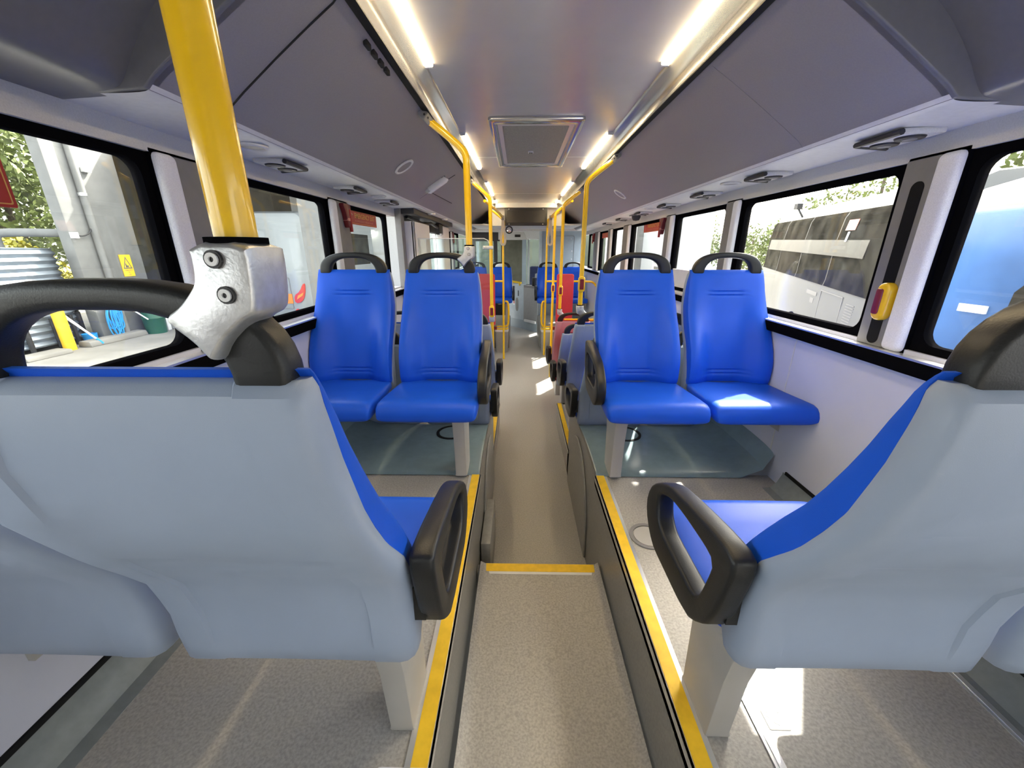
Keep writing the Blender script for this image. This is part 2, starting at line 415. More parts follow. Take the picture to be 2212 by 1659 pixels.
# ------------------------------------------------------------------ walls, pillars, windows
RW = [(.45, 1.258), (1.442, 2.43), (2.598, 3.421), (3.628, 4.725), (5.066, 5.632), (5.912, 6.513), (6.984, 7.579)]
LW = [(-.45, 1.245), (1.64, 2.335), (2.591, 3.36), (5.75, 6.36), (6.67, 7.25)]
ZS, ZT = .765, 1.335
def side_wall(side, wins, gaps):
    s = 1 if side == 'right' else -1
    fx = (lambda x: x) if s > 0 else mir
    def bx(b, xa, xb, *r): box(b, min(fx(xa), fx(xb)), max(fx(xa), fx(xb)), *r)
    y0, y1 = YB, YF
    spans = [(y0, y1)] if not gaps else [(y0, gaps[0]), (gaps[1], y1)]
    b = BM()
    for a, c in spans: bx(b, 1.25, 1.31, a, c, ZT, 1.85)
    if gaps: bx(b, 1.25, 1.31, gaps[0], gaps[1], 1.38, 1.85)
    struct(f'wall_{side}', b, M['beam'], f'grey beam over the {side} hand windows', 'wall')
    b = BM()
    for a, c in spans:
        bx(b, 1.24, 1.31, a, c, .085, .70); bx(b, 1.25, 1.31, max(a, 1.6), c, GND + .3, .085)
        bx(b, 1.25, 1.31, a, c, .70, ZS)
    struct(f'wall_{side}', b, M['wall'], f'pale lilac grey wall panel under the {side} hand windows', 'wall')
    b = BM()
    for a, c in spans: bx(b, 1.21, 1.25, a, c, .70, .745)
    for a, c in spans: bx(b, 1.25, 1.285, a, c, .735, .745)
    bevel(b, .008, 2)
    struct(f'trim_5', b, M['rubber'], f'black sill rail under the {side} hand windows', 'sill rail')
    b = BM()
    for a, c in spans: bx(b, 1.212, 1.29, a, c, .7455, .752)
    struct(f'trim_6', b, M['trim'], f'bright metal sill ledge under the {side} hand windows', 'sill')
    # skirting
    b = BM()
    prof = [(1.16, .001), (1.195, .005), (1.22, .03), (1.238, .075), (1.238, .086), (1.26, .086), (1.26, -.02), (1.16, -.02)]
    prism(b, [(fx(x), z) for x, z in prof], 'y', YB, 1.62)
    struct(f'baseboard_{side}', b, M['skirt'], f'grey coved skirting along the {side} wall of the rear platform', 'skirting')
    b = BM(); bx(b, 1.233, 1.242, YB, 1.6, .086, .10)
    struct('trim_7', b, M['slot'], f'black gap line above the skirting on the {side} wall', 'gap')
    # windows
    for i, (a, c) in enumerate(wins):
        t = thing(f'window_{i + 1}', '', 'window', (fx(1.28), (a + c) / 2, ZS), 0, None, 'structure')
        t['label'] = f'{["first", "second", "third", "fourth", "fifth", "sixth", "seventh", "eighth"][i]} side window from the back of the bus on the {side} wall'
        fr = BM(); e = .006
        out = roundrect(a - .01, c + .01, ZS - .01, ZT + .012, .02, 5); r = .045
        inn = roundrect(a + .028, c - .028, ZS + .024, ZT - .024, r, 5)
        xa, xb = sorted((fx(1.262), fx(1.292)))
        band(fr, out, inn, 'x', xa, xb); part('frame', fr, M['rubber'], t)
        g = BM(); xa, xb = sorted((fx(1.276), fx(1.281)))
        prism(g, roundrect(a + .02, c - .02, ZS + .015, ZT - .015, r, 5), 'x', xa, xb)
        part('pane', g, M['glass'] if s < 0 else M['glassr'], t, 0)
        if s > 0 and abs(a - 2.598) < .01:
            q = BM(); box(q, 1.268, 1.274, a + .03, c - .03, ZS + .02, .925); part('glare_panel', q, M['white'], t)  # white box stands in for glare in the lower glass
    # pillars: grey cover and pale padded strip
    ends = sorted(wins)
    for i in range(len(ends) - 1):
        a, c = ends[i][1], ends[i + 1][0]
        if gaps and a < gaps[0] + .3 and c > gaps[1] - .1: continue
        t = thing('pillar', f'window pillar {"between" if True else ""} the {["first and second","second and third","third and fourth","fourth and fifth","fifth and sixth","sixth and seventh","seventh and eighth"][i]} {side} windows', 'pillar', (fx(1.27), (a + c) / 2, .75), 0, None, 'structure')
        w = min(.075, (c - a) * .4)
        b = BM(); bx(b, 1.243, 1.30, a + w, c, .752, ZT + .003); bevel(b, .006, 2)
        part('grey_cover', b, M['pillarg'], t)
        b = BM(); bx(b, 1.228, 1.285, a + .004, a + w, .752, ZT + .003); bevel(b, .018, 4)
        part('pale_strip', b, M['pillarw'], t)
        b = BM(); bx(b, 1.25, 1.31, a, c, .745, ZT + .01); part('post', b, M['rubber'], t)
        if abs(c - (1.442 if s > 0 else 1.64)) < .01:
            yc = a + w + (c - a - w) * .42
            b = BM(); xa, xb = sorted((fx(1.2415), fx(1.2435)))
            prism(b, roundrect(yc - .022, yc + .022, .76, 1.272, .021, 6), 'x', xa, xb); part('black_slot', b, M['slot'], t)
side_wall('right', RW, None)
side_wall('left', LW, (3.56, 5.62))

# wall panel seams on the right
b = BM(); box(b, 1.2385, 1.241, 1.735, 1.741, .10, .70)
struct('trim_8', b, M['beam'], 'thin upright joint in the right wall panel beside the window seat', 'seam')

# back and front of the bus
b = BM(); box(b, WL - .06, WR + .06, YB - .05, YB, LOW, 1.85)
struct('wall_back', b, M['beam'], 'back wall of the bus behind the camera', 'wall')

# roof shell
b = BM(); box(b, WL - .06, WR + .06, YB - .05, YF + .1, 1.80, 1.86)
struct('ceiling', b, M['beam'], 'roof shell above the ceiling panels', 'roof')

# ------------------------------------------------------------------ ceiling
CZ = 1.735
b = BM(); LX, RX = mir(.555), .555
for a, c in ((YB, 3.36), (3.364, 5.38), (5.384, 6.36)): box(b, LX, RX, a, c, CZ, CZ + .02)
struct('ceiling', b, M['ceil'], 'satin grey ceiling panels along the middle of the bus', 'ceiling')
b = BM(); box(b, LX, RX, 3.36, 3.364, CZ - .0005, CZ + .001); box(b, LX, RX, 5.38, 5.384, CZ - .0005, CZ + .001)
struct('trim_9', b, M['flange'], 'thin pale joints across the ceiling panels', 'seam')

def cove(side):
    s = 1 if side == 'right' else -1
    fx = (lambda x: x) if s > 0 else mir
    YE = 7.7 if s > 0 else 7.7
    y0 = 1.12 if s > 0 else 1.03
    # polished trunking between the ceiling and the duct
    prof = chaikin([(.548, 1.742), (.556, 1.728), (.572, 1.712), (.590, 1.690), (.600, 1.668), (.604, 1.655)], 2)
    b = BM(); loft(b, [[(fx(x), YB, z) for x, z in prof], [(fx(x), 7.68, z) for x, z in prof]], caps=False, closed=False)
    struct('trim_10', b, M['trunk'], f'polished metal trunking along the {side} edge of the ceiling', 'trunking')
    b = BM(); prism(b, [(fx(x), z) for x, z in ((.603, 1.652), (.606, 1.68), (.64, 1.70), (.645, 1.668), (.63, 1.655))], 'y', YB, 7.68)
    struct('trim_11', b, M['slot'], f'dark channel between the trunking and the {side} air duct', 'channel')
    # air duct
    prof = [(.622, 1.70), (.624, 1.675), (.634, 1.660), (.66, 1.648), (.74, 1.602), (.84, 1.540), (.94, 1.475), (1.0, 1.436), (1.018, 1.420), (1.03, 1.410)]
    prof = chaikin(prof, 1)
    seam = 1.245 if s < 0 else None
    b = BM(); loft(b, [[(fx(x), y0, z) for x, z in prof], [(fx(x), YE, z) for x, z in prof]], caps=False, closed=False)
    struct('trim_12', b, M['cove'], f'sloping grey air duct panel over the {side} windows', 'air duct')
    fp = chaikin([(1.018, 1.420), (1.03, 1.409), (1.06, 1.405), (1.16, 1.404), (1.255, 1.398)], 1)
    b = BM(); loft(b, [[(fx(x), y0, z) for x, z in fp], [(fx(x), YE, z) for x, z in fp]], caps=False, closed=False)
    struct('trim_13', b, M['flange'], f'pale underside of the {side} air duct above the windows', 'air duct')
    # end face of the duct, then a set-back rear cover
    pf = prof + [(1.255, 1.398), (1.255, 1.70)]
    b = BM(); prism(b, [(fx(x), z) for x, z in pf], 'y', y0 - .012, y0 + .02); bevel(b, .01, 3)
    struct('trim_14', b, M['rearcove'], f'end face of the {side} air duct near the camera', 'air duct')
    rp = chaikin([(.622, 1.70), (.66, 1.685), (.80, 1.655), (.92, 1.600), (1.02, 1.50), (1.065, 1.432), (1.085, 1.412), (1.12, 1.405), (1.255, 1.398)], 2)
    b = BM(); loft(b, [[(fx(x), YB, z) for x, z in rp], [(fx(x), y0, z) for x, z in rp]], caps=False, closed=False)
    struct('trim_15', b, M['rearcove'], f'dark grey set-back cover behind the {side} air duct', 'air duct')
    # ceiling side strip above the LED
    for i, (a, c) in enumerate(((.62, 1.78), (2.72, 3.76), (4.47, 5.5), (5.98, 6.33))):
        nm = ['nearest', 'second', 'third', 'fourth and shortest'][i]
        t = thing('strip_light', f'{nm} warm strip light along the {side} edge of the ceiling', 'strip light', (fx(.54), (a + c) / 2, CZ), 0, 'ceiling strip lights')
        q = BM(); prism(q, [(fx(x), z) for x, z in chaikin([(.527, 1.7345), (.530, 1.727), (.541, 1.7225), (.552, 1.726), (.556, 1.7345)], 1)], 'y', a, c)
        part('diffuser', q, M['led'], t)
        for yy in (a - .012, c):
            q = BM(); prism(q, [(fx(.525), 1.735), (fx(.527), 1.724), (fx(.556), 1.722), (fx(.558), 1.735)], 'y', yy, yy + .012)
            part('end_cap', q, M['white'], t)
cove('right'); cove('left')

# dark joint line on the left duct and small screws
b = BM(); pr = [(.64, 1.658), (.66, 1.647), (.74, 1.601), (.84, 1.539), (.94, 1.474), (1.0, 1.435), (1.018, 1.419)]
tube(b, [(mir(x), 1.20 + .06 * i / 6, z) for i, (x, z) in enumerate(pr)], .0028, 6)
struct('trim_16', b, M['seam'], 'black joint line across the left air duct panel', 'seam')
b = BM(); tube(b, [(x, 1.60 + .03 * i / 6, z + .0005) for i, (x, z) in enumerate(pr)], .001, 6)
struct('trim_17', b, M['pillarg'], 'faint joint line across the right air duct panel', 'seam')
t = thing('slot_grille', 'row of four black slots beside the left trunking', 'slots', (mir(.652), 1.52, 1.645))
for k in range(4):
    b = BM(); prism(b, roundrect(mir(.652) - .006, mir(.652) + .006, 1.40 + k * .06, 1.44 + k * .06, .004), 'z', 1.640, 1.655)
    part('slot', b, M['seam'], t)

# ------------------------------------------------------------------ hatch, vents, discs
t = thing('ceiling_hatch', 'square ventilation hatch with perforated grille in the ceiling', 'ceiling hatch', (BX - .005, 3.02, CZ))
b = BM(); band(b, roundrect(-.172, .348, 2.40, 3.66, .02), roundrect(-.125, .301, 2.485, 3.575, .015), 'z', CZ - .016, CZ + .001); bevel(b, .005, 2); part('frame', b, M['trunk'], t)
b = BM(); band(b, roundrect(-.125, .301, 2.485, 3.575, .015), roundrect(-.10, .276, 2.53, 3.54, .012), 'z', CZ - .010, CZ + .001); part('inner_frame', b, M['trim'], t)
b = BM(); prism(b, roundrect(-.105, .281, 2.525, 3.545, .012), 'z', CZ - .006, CZ + .001); part('grille', b, M['mesh'], t)
b = BM(); prism(b, roundrect(.058, .096, 3.13, 3.17, .006), 'z', CZ - .016, CZ - .005); bevel(b, .002, 1); o = part('latch', b, M['trim'], t); o['label'] = 'small silver twist latch'
b = BM()
for k in (0, 1): prism(b, roundrect(.067 + k * .013, .074 + k * .013, 3.137, 3.163, .002), 'z', CZ - .0175, CZ - .0155)
part('latch_slot', b, M['slot'], o)

def vent(side, y, label, dual=True):
    fx = (lambda x: x) if side == 'right' else mir
    t = thing('air_vent', label, 'air vent', (fx(1.15), y, 1.404), 0, 'twin nozzle air vents')
    out = [(fx(1.10), y - .075), (fx(1.215), y - .095), (fx(1.215), y + .095), (fx(1.10), y + .075)]
    b = BM(); prism(b, out, 'z', 1.386, 1.404); bevel(b, .006, 2); part('plate', b, M['beam'], t)
    b = BM(); tube(b, [(fx(1.098), y - .082, 1.392), (fx(1.098), y + .08, 1.392), (fx(1.215), y + .102, 1.39)], .009, 8); part('dark_lip', b, M['dark'], t)
    for k in (-1, 1):
        b = BM(); lathe(b, [(.012, 1.381), (.034, 1.381), (.037, 1.386)], 24, (fx(1.158), y + k * .043, 0)); o = part('nozzle', b, M['dark'], t)
        b = BM(); lathe(b, [(.005, 1.378), (.017, 1.379), (.018, 1.382)], 16, (fx(1.158), y + k * .043, 0)); part('vane', b, M['pillarg'], o)
for i, y in enumerate((1.40, 2.06, 2.70, 3.34, 4.0, 4.75, 5.5)):
    vent('right', y, ['first', 'second', 'third', 'fourth', 'fifth', 'sixth', 'seventh'][i] + ' twin air vent from the camera above the right windows')
for i, y in enumerate((1.76, 2.44, 3.08)):
    vent('left', y, ['first', 'second', 'third'][i] + ' twin air vent from the yellow foreground pole above the left windows')

def disc(side, y, x, z, tilt, label, r=.062):
    fx = (lambda q: q) if side == 'right' else mir
    t = thing('round_duct_lid', label, 'speaker cover', (fx(x), y, z), 0, 'round speaker covers')
    n = Vector((-math.sin(tilt) * (1 if side == 'right' else -1), 0, -math.cos(tilt)))
    u = Vector((0, 1, 0)); w = n.cross(u); c = Vector((fx(x), y, z))
    def R(rr, h): return [tuple(c + u * (rr * math.cos(a)) + w * (rr * math.sin(a)) + n * h) for a in [2 * PI * i / 32 for i in range(32)]]
    b = BM(); loft(b, [R(r, 0), R(r, .006), R(r - .006, .009), R(r - .013, .006), R(r - .015, .003)], caps=False); part('rim', b, M['flange'], t)
    b = BM(); loft(b, [R(r - .014, .0), R(r - .014, .004)]); part('cover', b, M['cove'], t)
tl = math.atan2(.25, .39)
disc('left', 2.52, .862, 1.524, tl, 'round speaker cover on the left air duct panel')
disc('right', 3.72, .862, 1.524, tl, 'round speaker cover on the right air duct panel')
disc('left', 1.50, 1.105, 1.404, 0, 'flat round cover under the left duct behind the yellow pole', .05)
disc('left', 2.80, 1.12, 1.404, 0, 'flat round cover under the left duct between two air vents', .05)
disc('right', 2.32, 1.115, 1.404, 0, 'flat round cover under the right duct between two air vents', .05)
disc('right', 3.66, 1.115, 1.404, 0, 'smaller looking flat round cover farther along under the right duct', .05)
t = thing('grab_bar', 'short pale padded bar across the left duct joint', 'duct clip', (mir(.82), 3.25, 1.56))
b = BM(); tube(b, [(mir(.885), 3.24, 1.500), (mir(.88), 3.25, 1.496), (mir(.76), 3.26, 1.572), (mir(.755), 3.26, 1.582)], .028, 12); part('bar', b, M['white'], t)
b = BM()
for x, z in ((.875, 1.51), (.77, 1.575)): box(b, mir(x) - .02, mir(x) + .02, 3.235, 3.275, z, z + .02)
part('mount', b, M['pillarg'], t)
b = BM(); tube(b, [(mir(.98), 3.36, 1.452), (mir(.84), 3.38, 1.541), (mir(.70), 3.40, 1.624)], .003, 6); tube(b, [(mir(.90), 3.40, 1.502), (mir(.88), 4.3, 1.514)], .003, 6)
struct('trim_18', b, M['seam'], 'dark joint lines round the door gear cover on the left duct', 'seam')
# ------------------------------------------------------------------ seats (local: +y is the way the seat faces, floor at z = 0)
def interp(tab, z):
    tab = sorted(tab)
    if z <= tab[0][0]: return tab[0][1]
    for (a, p), (b, q) in zip(tab, tab[1:]):
        if z <= b: return p + (q - p) * (z - a) / (b - a)
    return tab[-1][1]
SY = .62
YBK = [(.388, .486), (.396, .480), (.415, .478), (.45, .475), (.50, .475), (.575, .462), (.667, .412), (.78, .362), (.87, .345), (.945, .355), (.958, .366)]
YFR = [(.40, .53), (.41, .545), (.45, .552), (.50, .54), (.55, .522), (.621, .489), (.691, .44), (.765, .404), (.82, .394), (.87, .388), (.92, .388), (.958, .394)]
WSH = [(.388, .200), (.396, .205), (.55, .207), (.68, .207), (.80, .203), (.90, .193), (.952, .185)]
def lean(z): return -.028 * max(0, min(1, (z - .60) / .35))
def b_shell():
    bm = BM(); rings = []
    for z in (.388, .396, .425, .46, .50, .54, .58, .62, .66, .685, .70, .74, .78, .82, .86, .90, .925, .942, .950, .954):
        w = interp(WSH, min(z, .952)); yb = interp(YBK, z); yf = interp(YFR, z)
        if z > .944: yb += (z - .944) * .9; w -= (z - .944) * .4
        r = min(.026, (yf - yb) * .55)
        rec = .005 * max(0, min(1, (z - .70) / .12))
        if z < .69: rec = .006 * (1 if z > .44 else .3)
        xs = w - .07
        p = [(-w + .004, yf), (-w, yf - .008), (-w, yb + r)]
        for a in (30, 60): p.append((-w + r - r * math.cos(math.radians(a)), yb + r - r * math.sin(math.radians(a))))
        p += [(-w + r, yb), (-xs - .004, yb), (-xs, yb + rec), (-.04, yb + rec + .001), (.04, yb + rec + .001), (xs, yb + rec), (xs + .004, yb), (w - r, yb)]
        for a in (60, 30): p.append((w - r + r * math.cos(math.radians(a)), yb + r - r * math.sin(math.radians(a))))
        yi = min(yf - .004, yb + .010)
        p += [(w, yb + r), (w, yf - .008), (w - .004, yf), (w - .022, yf), (w - .034, yi), (-w + .034, yi), (-w + .022, yf)]
        rings.append([(x, y - SY + lean(z), z) for x, y in p])
    loft(bm, rings); return bm
# backrest cushion
YCE = [(.43, .575), (.53, .572), (.60, .548), (.65, .522), (.70, .495), (.76, .460), (.81, .440), (.865, .425), (.91, .413), (.95, .402), (.965, .392)]
YCC = [(.43, .515), (.50, .500), (.60, .472), (.70, .448), (.78, .432), (.85, .424), (.91, .412), (.95, .402), (.965, .392)]
def b_back():
    bm = BM(); rings = []
    zs = [.425, .44, .455, .4625, .468, .4735, .481, .4865, .492, .50, .52, .55, .59, .63, .67, .71, .75, .79, .83, .838, .8435, .849, .856, .8615, .867, .88, .90, .92, .936, .947, .957, .963]
    for z in zs:
        w = interp(WSH, min(z, .95)) - .003; ye = interp(YCE, z); yc = interp(YCC, z)
        yf = max(interp(YBK, min(z, .95)) + .014, min(interp(YFR, min(z, .955)) - .012, yc - .016))
        if z > .94: ye -= (z - .94) * .35; yc -= (z - .94) * .35
        if z < .45: ye -= (.45 - z) * .5; yc -= (.45 - z) * .5
        g = .0045 if z in (.468, .4865, .8435, .8615) else 0
        r = min(.022, (ye - yf) * .45)
        ys = max(yf + .001, min(ye - r - .001, interp(YBK, min(z, .95)) + .036))
        p = [(-w + .03, yf), (-w, ys), (-w, ye - r), (-w + r * .3, ye - r * .3), (-w + r, ye)]
        N = 14
        for i in range(1, N):
            x = (-w + r) + (2 * w - 2 * r) * i / N
            u = abs(x) / (w - r); k = .5 - .5 * math.cos(PI * min(1, max(0, (u - .35) / .6)))
            gg = g if abs(x) < .095 else 0
            p.append((x, yc + (ye - yc) * k - gg))
        p += [(w - r, ye), (w - r * .3, ye - r * .3), (w, ye - r), (w, ys), (w - .03, yf)]
        rings.append([(x, y - SY + lean(z), z) for x, y in p])
    loft(bm, rings); return bm
def b_cushion():
    bm = BM(); rings = []
    prof = [(.505, .415, .425, .16), (.515, .405, .432, .175), (.56, .39, .436, .200), (.68, .382, .438, .212), (.80, .372, .446, .216), (.865, .366, .450, .215), (.889, .364, .444, .213), (.903, .366, .43, .210), (.911, .374, .41, .206), (.913, .385, .398, .20)]
    for y, zb, zt, w in prof:
        p = []; h = (zt - zb) / 2; zc = (zt + zb) / 2; N = 32
        for i in range(N):
            a = 2 * PI * i / N; c, s = math.cos(a), math.sin(a)
            x = w * math.copysign(abs(c) ** .22, c); z = zc + h * math.copysign(abs(s) ** .45, s)
            if s > 0: z -= .008 * max(0, 1 - (abs(x) / w) ** 2) * max(0, min(1, (.88 - y) / .2))
            p.append((x, y - SY, z))
        rings.append(p)
    loft(bm, rings); return bm
def b_handle():
    bm = BM(); o, i = [], []; n = 22
    for k in range(n):
        a = PI * k / (n - 1); c, s = math.cos(a), math.sin(a)
        o.append((.170 * math.copysign(abs(c) ** .78, c), .942 + .104 * abs(s) ** .72))
        i.append((.114 * math.copysign(abs(c) ** .72, c), .942 + .077 * abs(s) ** .78))
    band(bm, o, i, 'y', .338 - SY, .374 - SY, closed=False); bevel(bm, .0095, 3, 50); return bm
KA = .348 / .375
def ac(y, z): return (y * KA - SY, 1.07 - (1.07 - z) * KA)
AO = [(.899, .479), (.914, .417), (.876, .364), (.825, .341), (.798, .342), (.623, .347), (.581, .376), (.539, .424), (.506, .565), (.506, .598), (.556, .600), (.715, .572), (.798, .552), (.861, .515)]
AI = [(.822, .495), (.822, .470), (.812, .446), (.79, .432), (.77, .428), (.64, .428), (.612, .43), (.600, .445), (.580, .515), (.58, .530), (.60, .535), (.705, .530), (.76, .522), (.798, .508)]
def b_arm(s):
    bm = BM(); o = resample(chaikin([ac(*p) for p in AO], 1, True), 40); i = resample(chaikin([ac(.70 + (p[0] - .70) * 1.10, .478 + (p[1] - .478) * 1.18) for p in AI], 1, True), 40)
    xa, xb = sorted((s * .214, s * .254)); band(bm, o, i, 'x', xa, xb); bevel(bm, .008, 3, 50)
    box(bm, min(s * .19, s * .225), max(s * .19, s * .225), .50 - SY, .535 - SY, .47, .54)
    return bm
def b_post(s):
    bm = BM(); c = s * .112; rings = []
    for z, ya, yb, hw in ((0, .602, .735, .027), (.006, .600, .738, .029), (.012, .602, .736, .027), (.2, .588, .745, .027), (.33, .565, .762, .029), (.405, .545, .80, .031)):
        rings.append([(c - hw, ya - SY, z), (c + hw, ya - SY, z), (c + hw, yb - SY, z), (c - hw, yb - SY, z)])
    loft(bm, rings); bevel(bm, .006, 2, 40); return bm
def b_frame(s):
    bm = BM(); box(bm, -.19, .19, .56 - SY, .80 - SY, .375, .405); return bm
def b_bracket(s):
    bm = BM(); x = -s * .20
    box(bm, min(x, x - s * .015), max(x, x - s * .015), .58 - SY, .70 - SY, .24, .40)
    box(bm, min(x, x + s * .11), max(x, x + s * .11), .60 - SY, .68 - SY, .345, .385)
    tube(bm, [(x - s * .0, .60 - SY, .30), (x + s * .03, .60 - SY, .30), (x + s * .03, .60 - SY, .36)], .008, 8); return bm
CACHE = {}
def cm(key, builder, m, *a):
    if key not in CACHE: CACHE[key] = to_mesh(key, builder(*a), m, 40)
    return CACHE[key]
def seat(label, x, y, z, face, s, mount, cush='blue', shell='shell', group='blue bus seats'):
    """s: local side of the armrest (+1/-1) seen in the seat's own frame; 0 none"""
    t = thing('bus_seat', label, 'bus seat', (x, y, z), 0 if face > 0 else PI, group)
    def pp(n, key, b, mk, *a):
        return part(n, cm(key, b, M[mk], *a), None, t, local=True)
    pp('seat_shell', 'seat_shell_' + shell, b_shell, shell)
    pp('backrest', 'backrest_' + cush, b_back, cush)
    pp('cushion', 'cushion_' + cush, b_cushion, cush)
    pp('grab_handle', 'grab_handle', b_handle, 'black')
    pp('seat_frame', 'seat_frame', b_frame, 'steelpost', 1)
    if mount == 'post':
        pp('armrest', f'armrest_{s}', b_arm, 'black', s)
        pp('leg', f'leg_{s}', b_post, 'steelpost', s)
    else:
        pp('wall_bracket', f'wall_bracket_{s}', b_bracket, 'steelpost', s)
    return t
OA, OW = .49, .937
FY, MY = SY, 2.41 - SY
def pair(side, yloc, z, face, la, lw, **k):
    sg = 1 if side == 'right' else -1
    s = (-sg) * face            # aisle side in the seat's own frame
    sh = -.011 if yloc < 1 else 0
    seat(la, BX + sg * (OA + sh), yloc, z, face, s, 'post', **k)
    seat(lw, BX + sg * (OW + sh), yloc, z, face, s, 'bracket', **k)
pair('left', FY, 0, 1, 'nearest seat on the left, grey back toward the camera, yellow pole clamped to its handle', 'left foreground window seat, only a little of its grey shell showing at the edge')
pair('right', FY, 0, 1, 'nearest right aisle seat with grey back and white-lit blue cushion', 'right window seat in the foreground, only its grey shell showing at the lower right corner')
pair('left', MY, .013, -1, 'blue seat facing the camera on the left aisle with a yellow pole on its handle', 'blue seat facing the camera beside the left window')
pair('right', MY, .013, -1, 'blue seat facing the camera on the right aisle, dark blue shaded backrest', 'blue seat facing the camera beside the right window, sunlit patch on its cushion')
A_, B_, C_, D_ = 1.83 + SY, 2.47 + SY, 3.25 + SY, 3.90 + SY
pair('right', A_, MID, 1, 'forward facing seat hidden back to back behind the right aisle blue seat, its armrest showing', 'forward facing window seat back to back with the sunlit right seat')
pair('left', A_, MID, 1, 'forward facing seat back to back behind the left aisle blue seat', 'forward facing window seat back to back with the left window blue seat')
pair('right', B_, MID, 1, 'grey backed aisle seat with a yellow pole, just past the right blue pair', 'window seat next to the first grey seat back past the right blue pair')
pair('left', B_, MID, 1, 'forward facing seat with its grey back by the left glass screen', 'window seat beside the grey seat by the left glass screen')
pair('right', C_, LOW, 1, 'lower grey seat back with red cushion on the low floor, right of the aisle', 'lower window seat with red cushion behind the pink shell seat', cush='redv', group='red priority seats')
pair('right', D_, LOW, 1, 'pink shell priority seat with a yellow pole on its handle', 'pink shell priority seat beside the window', cush='redv', shell='shellp', group='red priority seats')
F_ = 7.25
for sg, xs, labs in ((1, (.53, .99), ('far blue seat facing back on the right, next to the aisle by the cab partition', 'far blue seat facing back on the right beside the window')),
                     (-1, (mir(.53), mir(.99)), ('far blue seat facing back on the left, next to the aisle', 'far blue seat facing back on the left beside the window'))):
    s = (-sg) * -1
    seat(labs[0], xs[0], F_, -.185, -1, s, 'post'); seat(labs[1], xs[1], F_, -.185, -1, s, 'bracket')

# ------------------------------------------------------------------ yellow poles with clamp castings
JP = [(-.289, 1.081), (-.229, 1.081), (-.228, 1.062), (-.231, 1.033), (-.235, 1.021), (-.247, 1.017), (-.262, 1.007), (-.276, .996), (-.286, .982), (-.292, .980), (-.298, .985), (-.307, .997), (-.328, 1.013), (-.328, 1.022), (-.312, 1.030), (-.296, 1.044), (-.291, 1.05), (-.289, 1.062)]
def joint(t, x, y, z0, sg, m='alu', big=True):
    """clamp casting: pole axis at x, y; z0 = floor of the seat; sg=-1 tip to the left"""
    k = 1.0
    pts = [(x + (px + .259) * .86 * (1 if sg < 0 else -1), z0 + pz) for px, pz in JP]
    b = BM(); pillow(b, resample(chaikin(pts, 1, True), 60), 'y', y - .027, y + .027, .016, 5)
    j = part('clamp_casting', b, M[m], t)
    for dx, dz in ((-.003, 1.067), (.001, 1.039)):
        for nm, r, yy, mm in (('bolt', .0072, y - .0282, 'dark'),):
            b = BM(); lathe(b, [(.0003, yy - .0015), (r, yy - .0015), (r, yy + .006)], 16, (x + (dx if sg < 0 else -dx), 0, z0 + dz), 'y'); part(nm, b, M[mm], j)
            b = BM(); band(b, [(x + (dx if sg < 0 else -dx) + .0052 * math.cos(a), z0 + dz + .0052 * math.sin(a)) for a in [2 * PI * i / 16 for i in range(16)]],
                           [(x + (dx if sg < 0 else -dx) + .0021 * math.cos(a), z0 + dz + .0021 * math.sin(a)) for a in [2 * PI * i / 16 for i in range(16)]], 'y', yy - .003, yy)
            part('bolt_head', b, M['white'], j)
    b = BM(); lathe(b, [(.016, z0 + 1.079), (.0235, z0 + 1.079), (.0235, z0 + 1.084), (.016, z0 + 1.084)], 20, (x, y, 0)); part('rubber_ring', b, M['rubber'], j)
    return j
def ceiling_pole(label, x, y, zb, sg, joint_floor=None, jm='alu', button=None, r=.0162, top=1.43):
    t = thing('grab_pole', label, 'grab pole', (x, y, zb), 0, 'yellow grab poles')
    xs = BX + sg * .505
    path = [(x, y, zb), (x, y, top)] + chaikin([(x, y, top), (x, y, top + .06), (x + (xs - x) * .25, y, top + .10), (xs, y, 1.618)], 2)[1:]
    b = BM(); tube(b, path, r, 18); part('pole', b, M['yellow'], t)
    b = BM(); xe = BX + sg * .545
    prism(b, [(xs - sg * .02, 1.622), (xs + sg * .004, 1.600), (xe + sg * .01, 1.640), (xe + sg * .012, 1.672), (xe - sg * .015, 1.675)], 'y', y - .016, y + .016); bevel(b, .005, 2)
    br = part('ceiling_bracket', b, M['pillarg'], t)
    for k in (0, 1):
        b = BM(); cx, cz = xs + sg * (.004 + .016 * k), 1.628 + .013 * k
        lathe(b, [(.0005, y - .0185), (.0045, y - .0185), (.0045, y - .015)], 10, (cx, 0, cz), 'y'); part('screw', b, M['dark'], br)
    if joint_floor is not None: joint(t, x, y, joint_floor, sg, jm)
    if button: stop_button(t, x, y, button)
    return t
def stop_button(t, x, y, z):
    b = BM(); prism(b, roundrect(x - .024, x + .024, z - .055, z + .055, .02, 5), 'y', y - .032, y + .0); bevel(b, .008, 2, 50); o = part('button_case', b, M['yellow'], t)
    b = BM(); prism(b, roundrect(x - .014, x + .014, z - .036, z + .036, .006), 'y', y - .035, y - .03); bevel(b, .002, 1); o2 = part('stop_button', b, M['btn'], o)
ceiling_pole('thick yellow pole clamped to the nearest left seat', -.240, .350, 1.072, -1, -.004)
ceiling_pole('yellow pole on the left aisle seat that faces the camera', -.248, 2.045, 1.08, -1, .01)
ceiling_pole('yellow pole on the first grey seat back, right of the aisle', .442, 2.88, MID + 1.075, 1, MID, button=.45 + .39)
ceiling_pole('yellow pole on the pink shell seat', .440, 4.285, LOW + 1.075, 1, LOW, 'alu', button=.66)
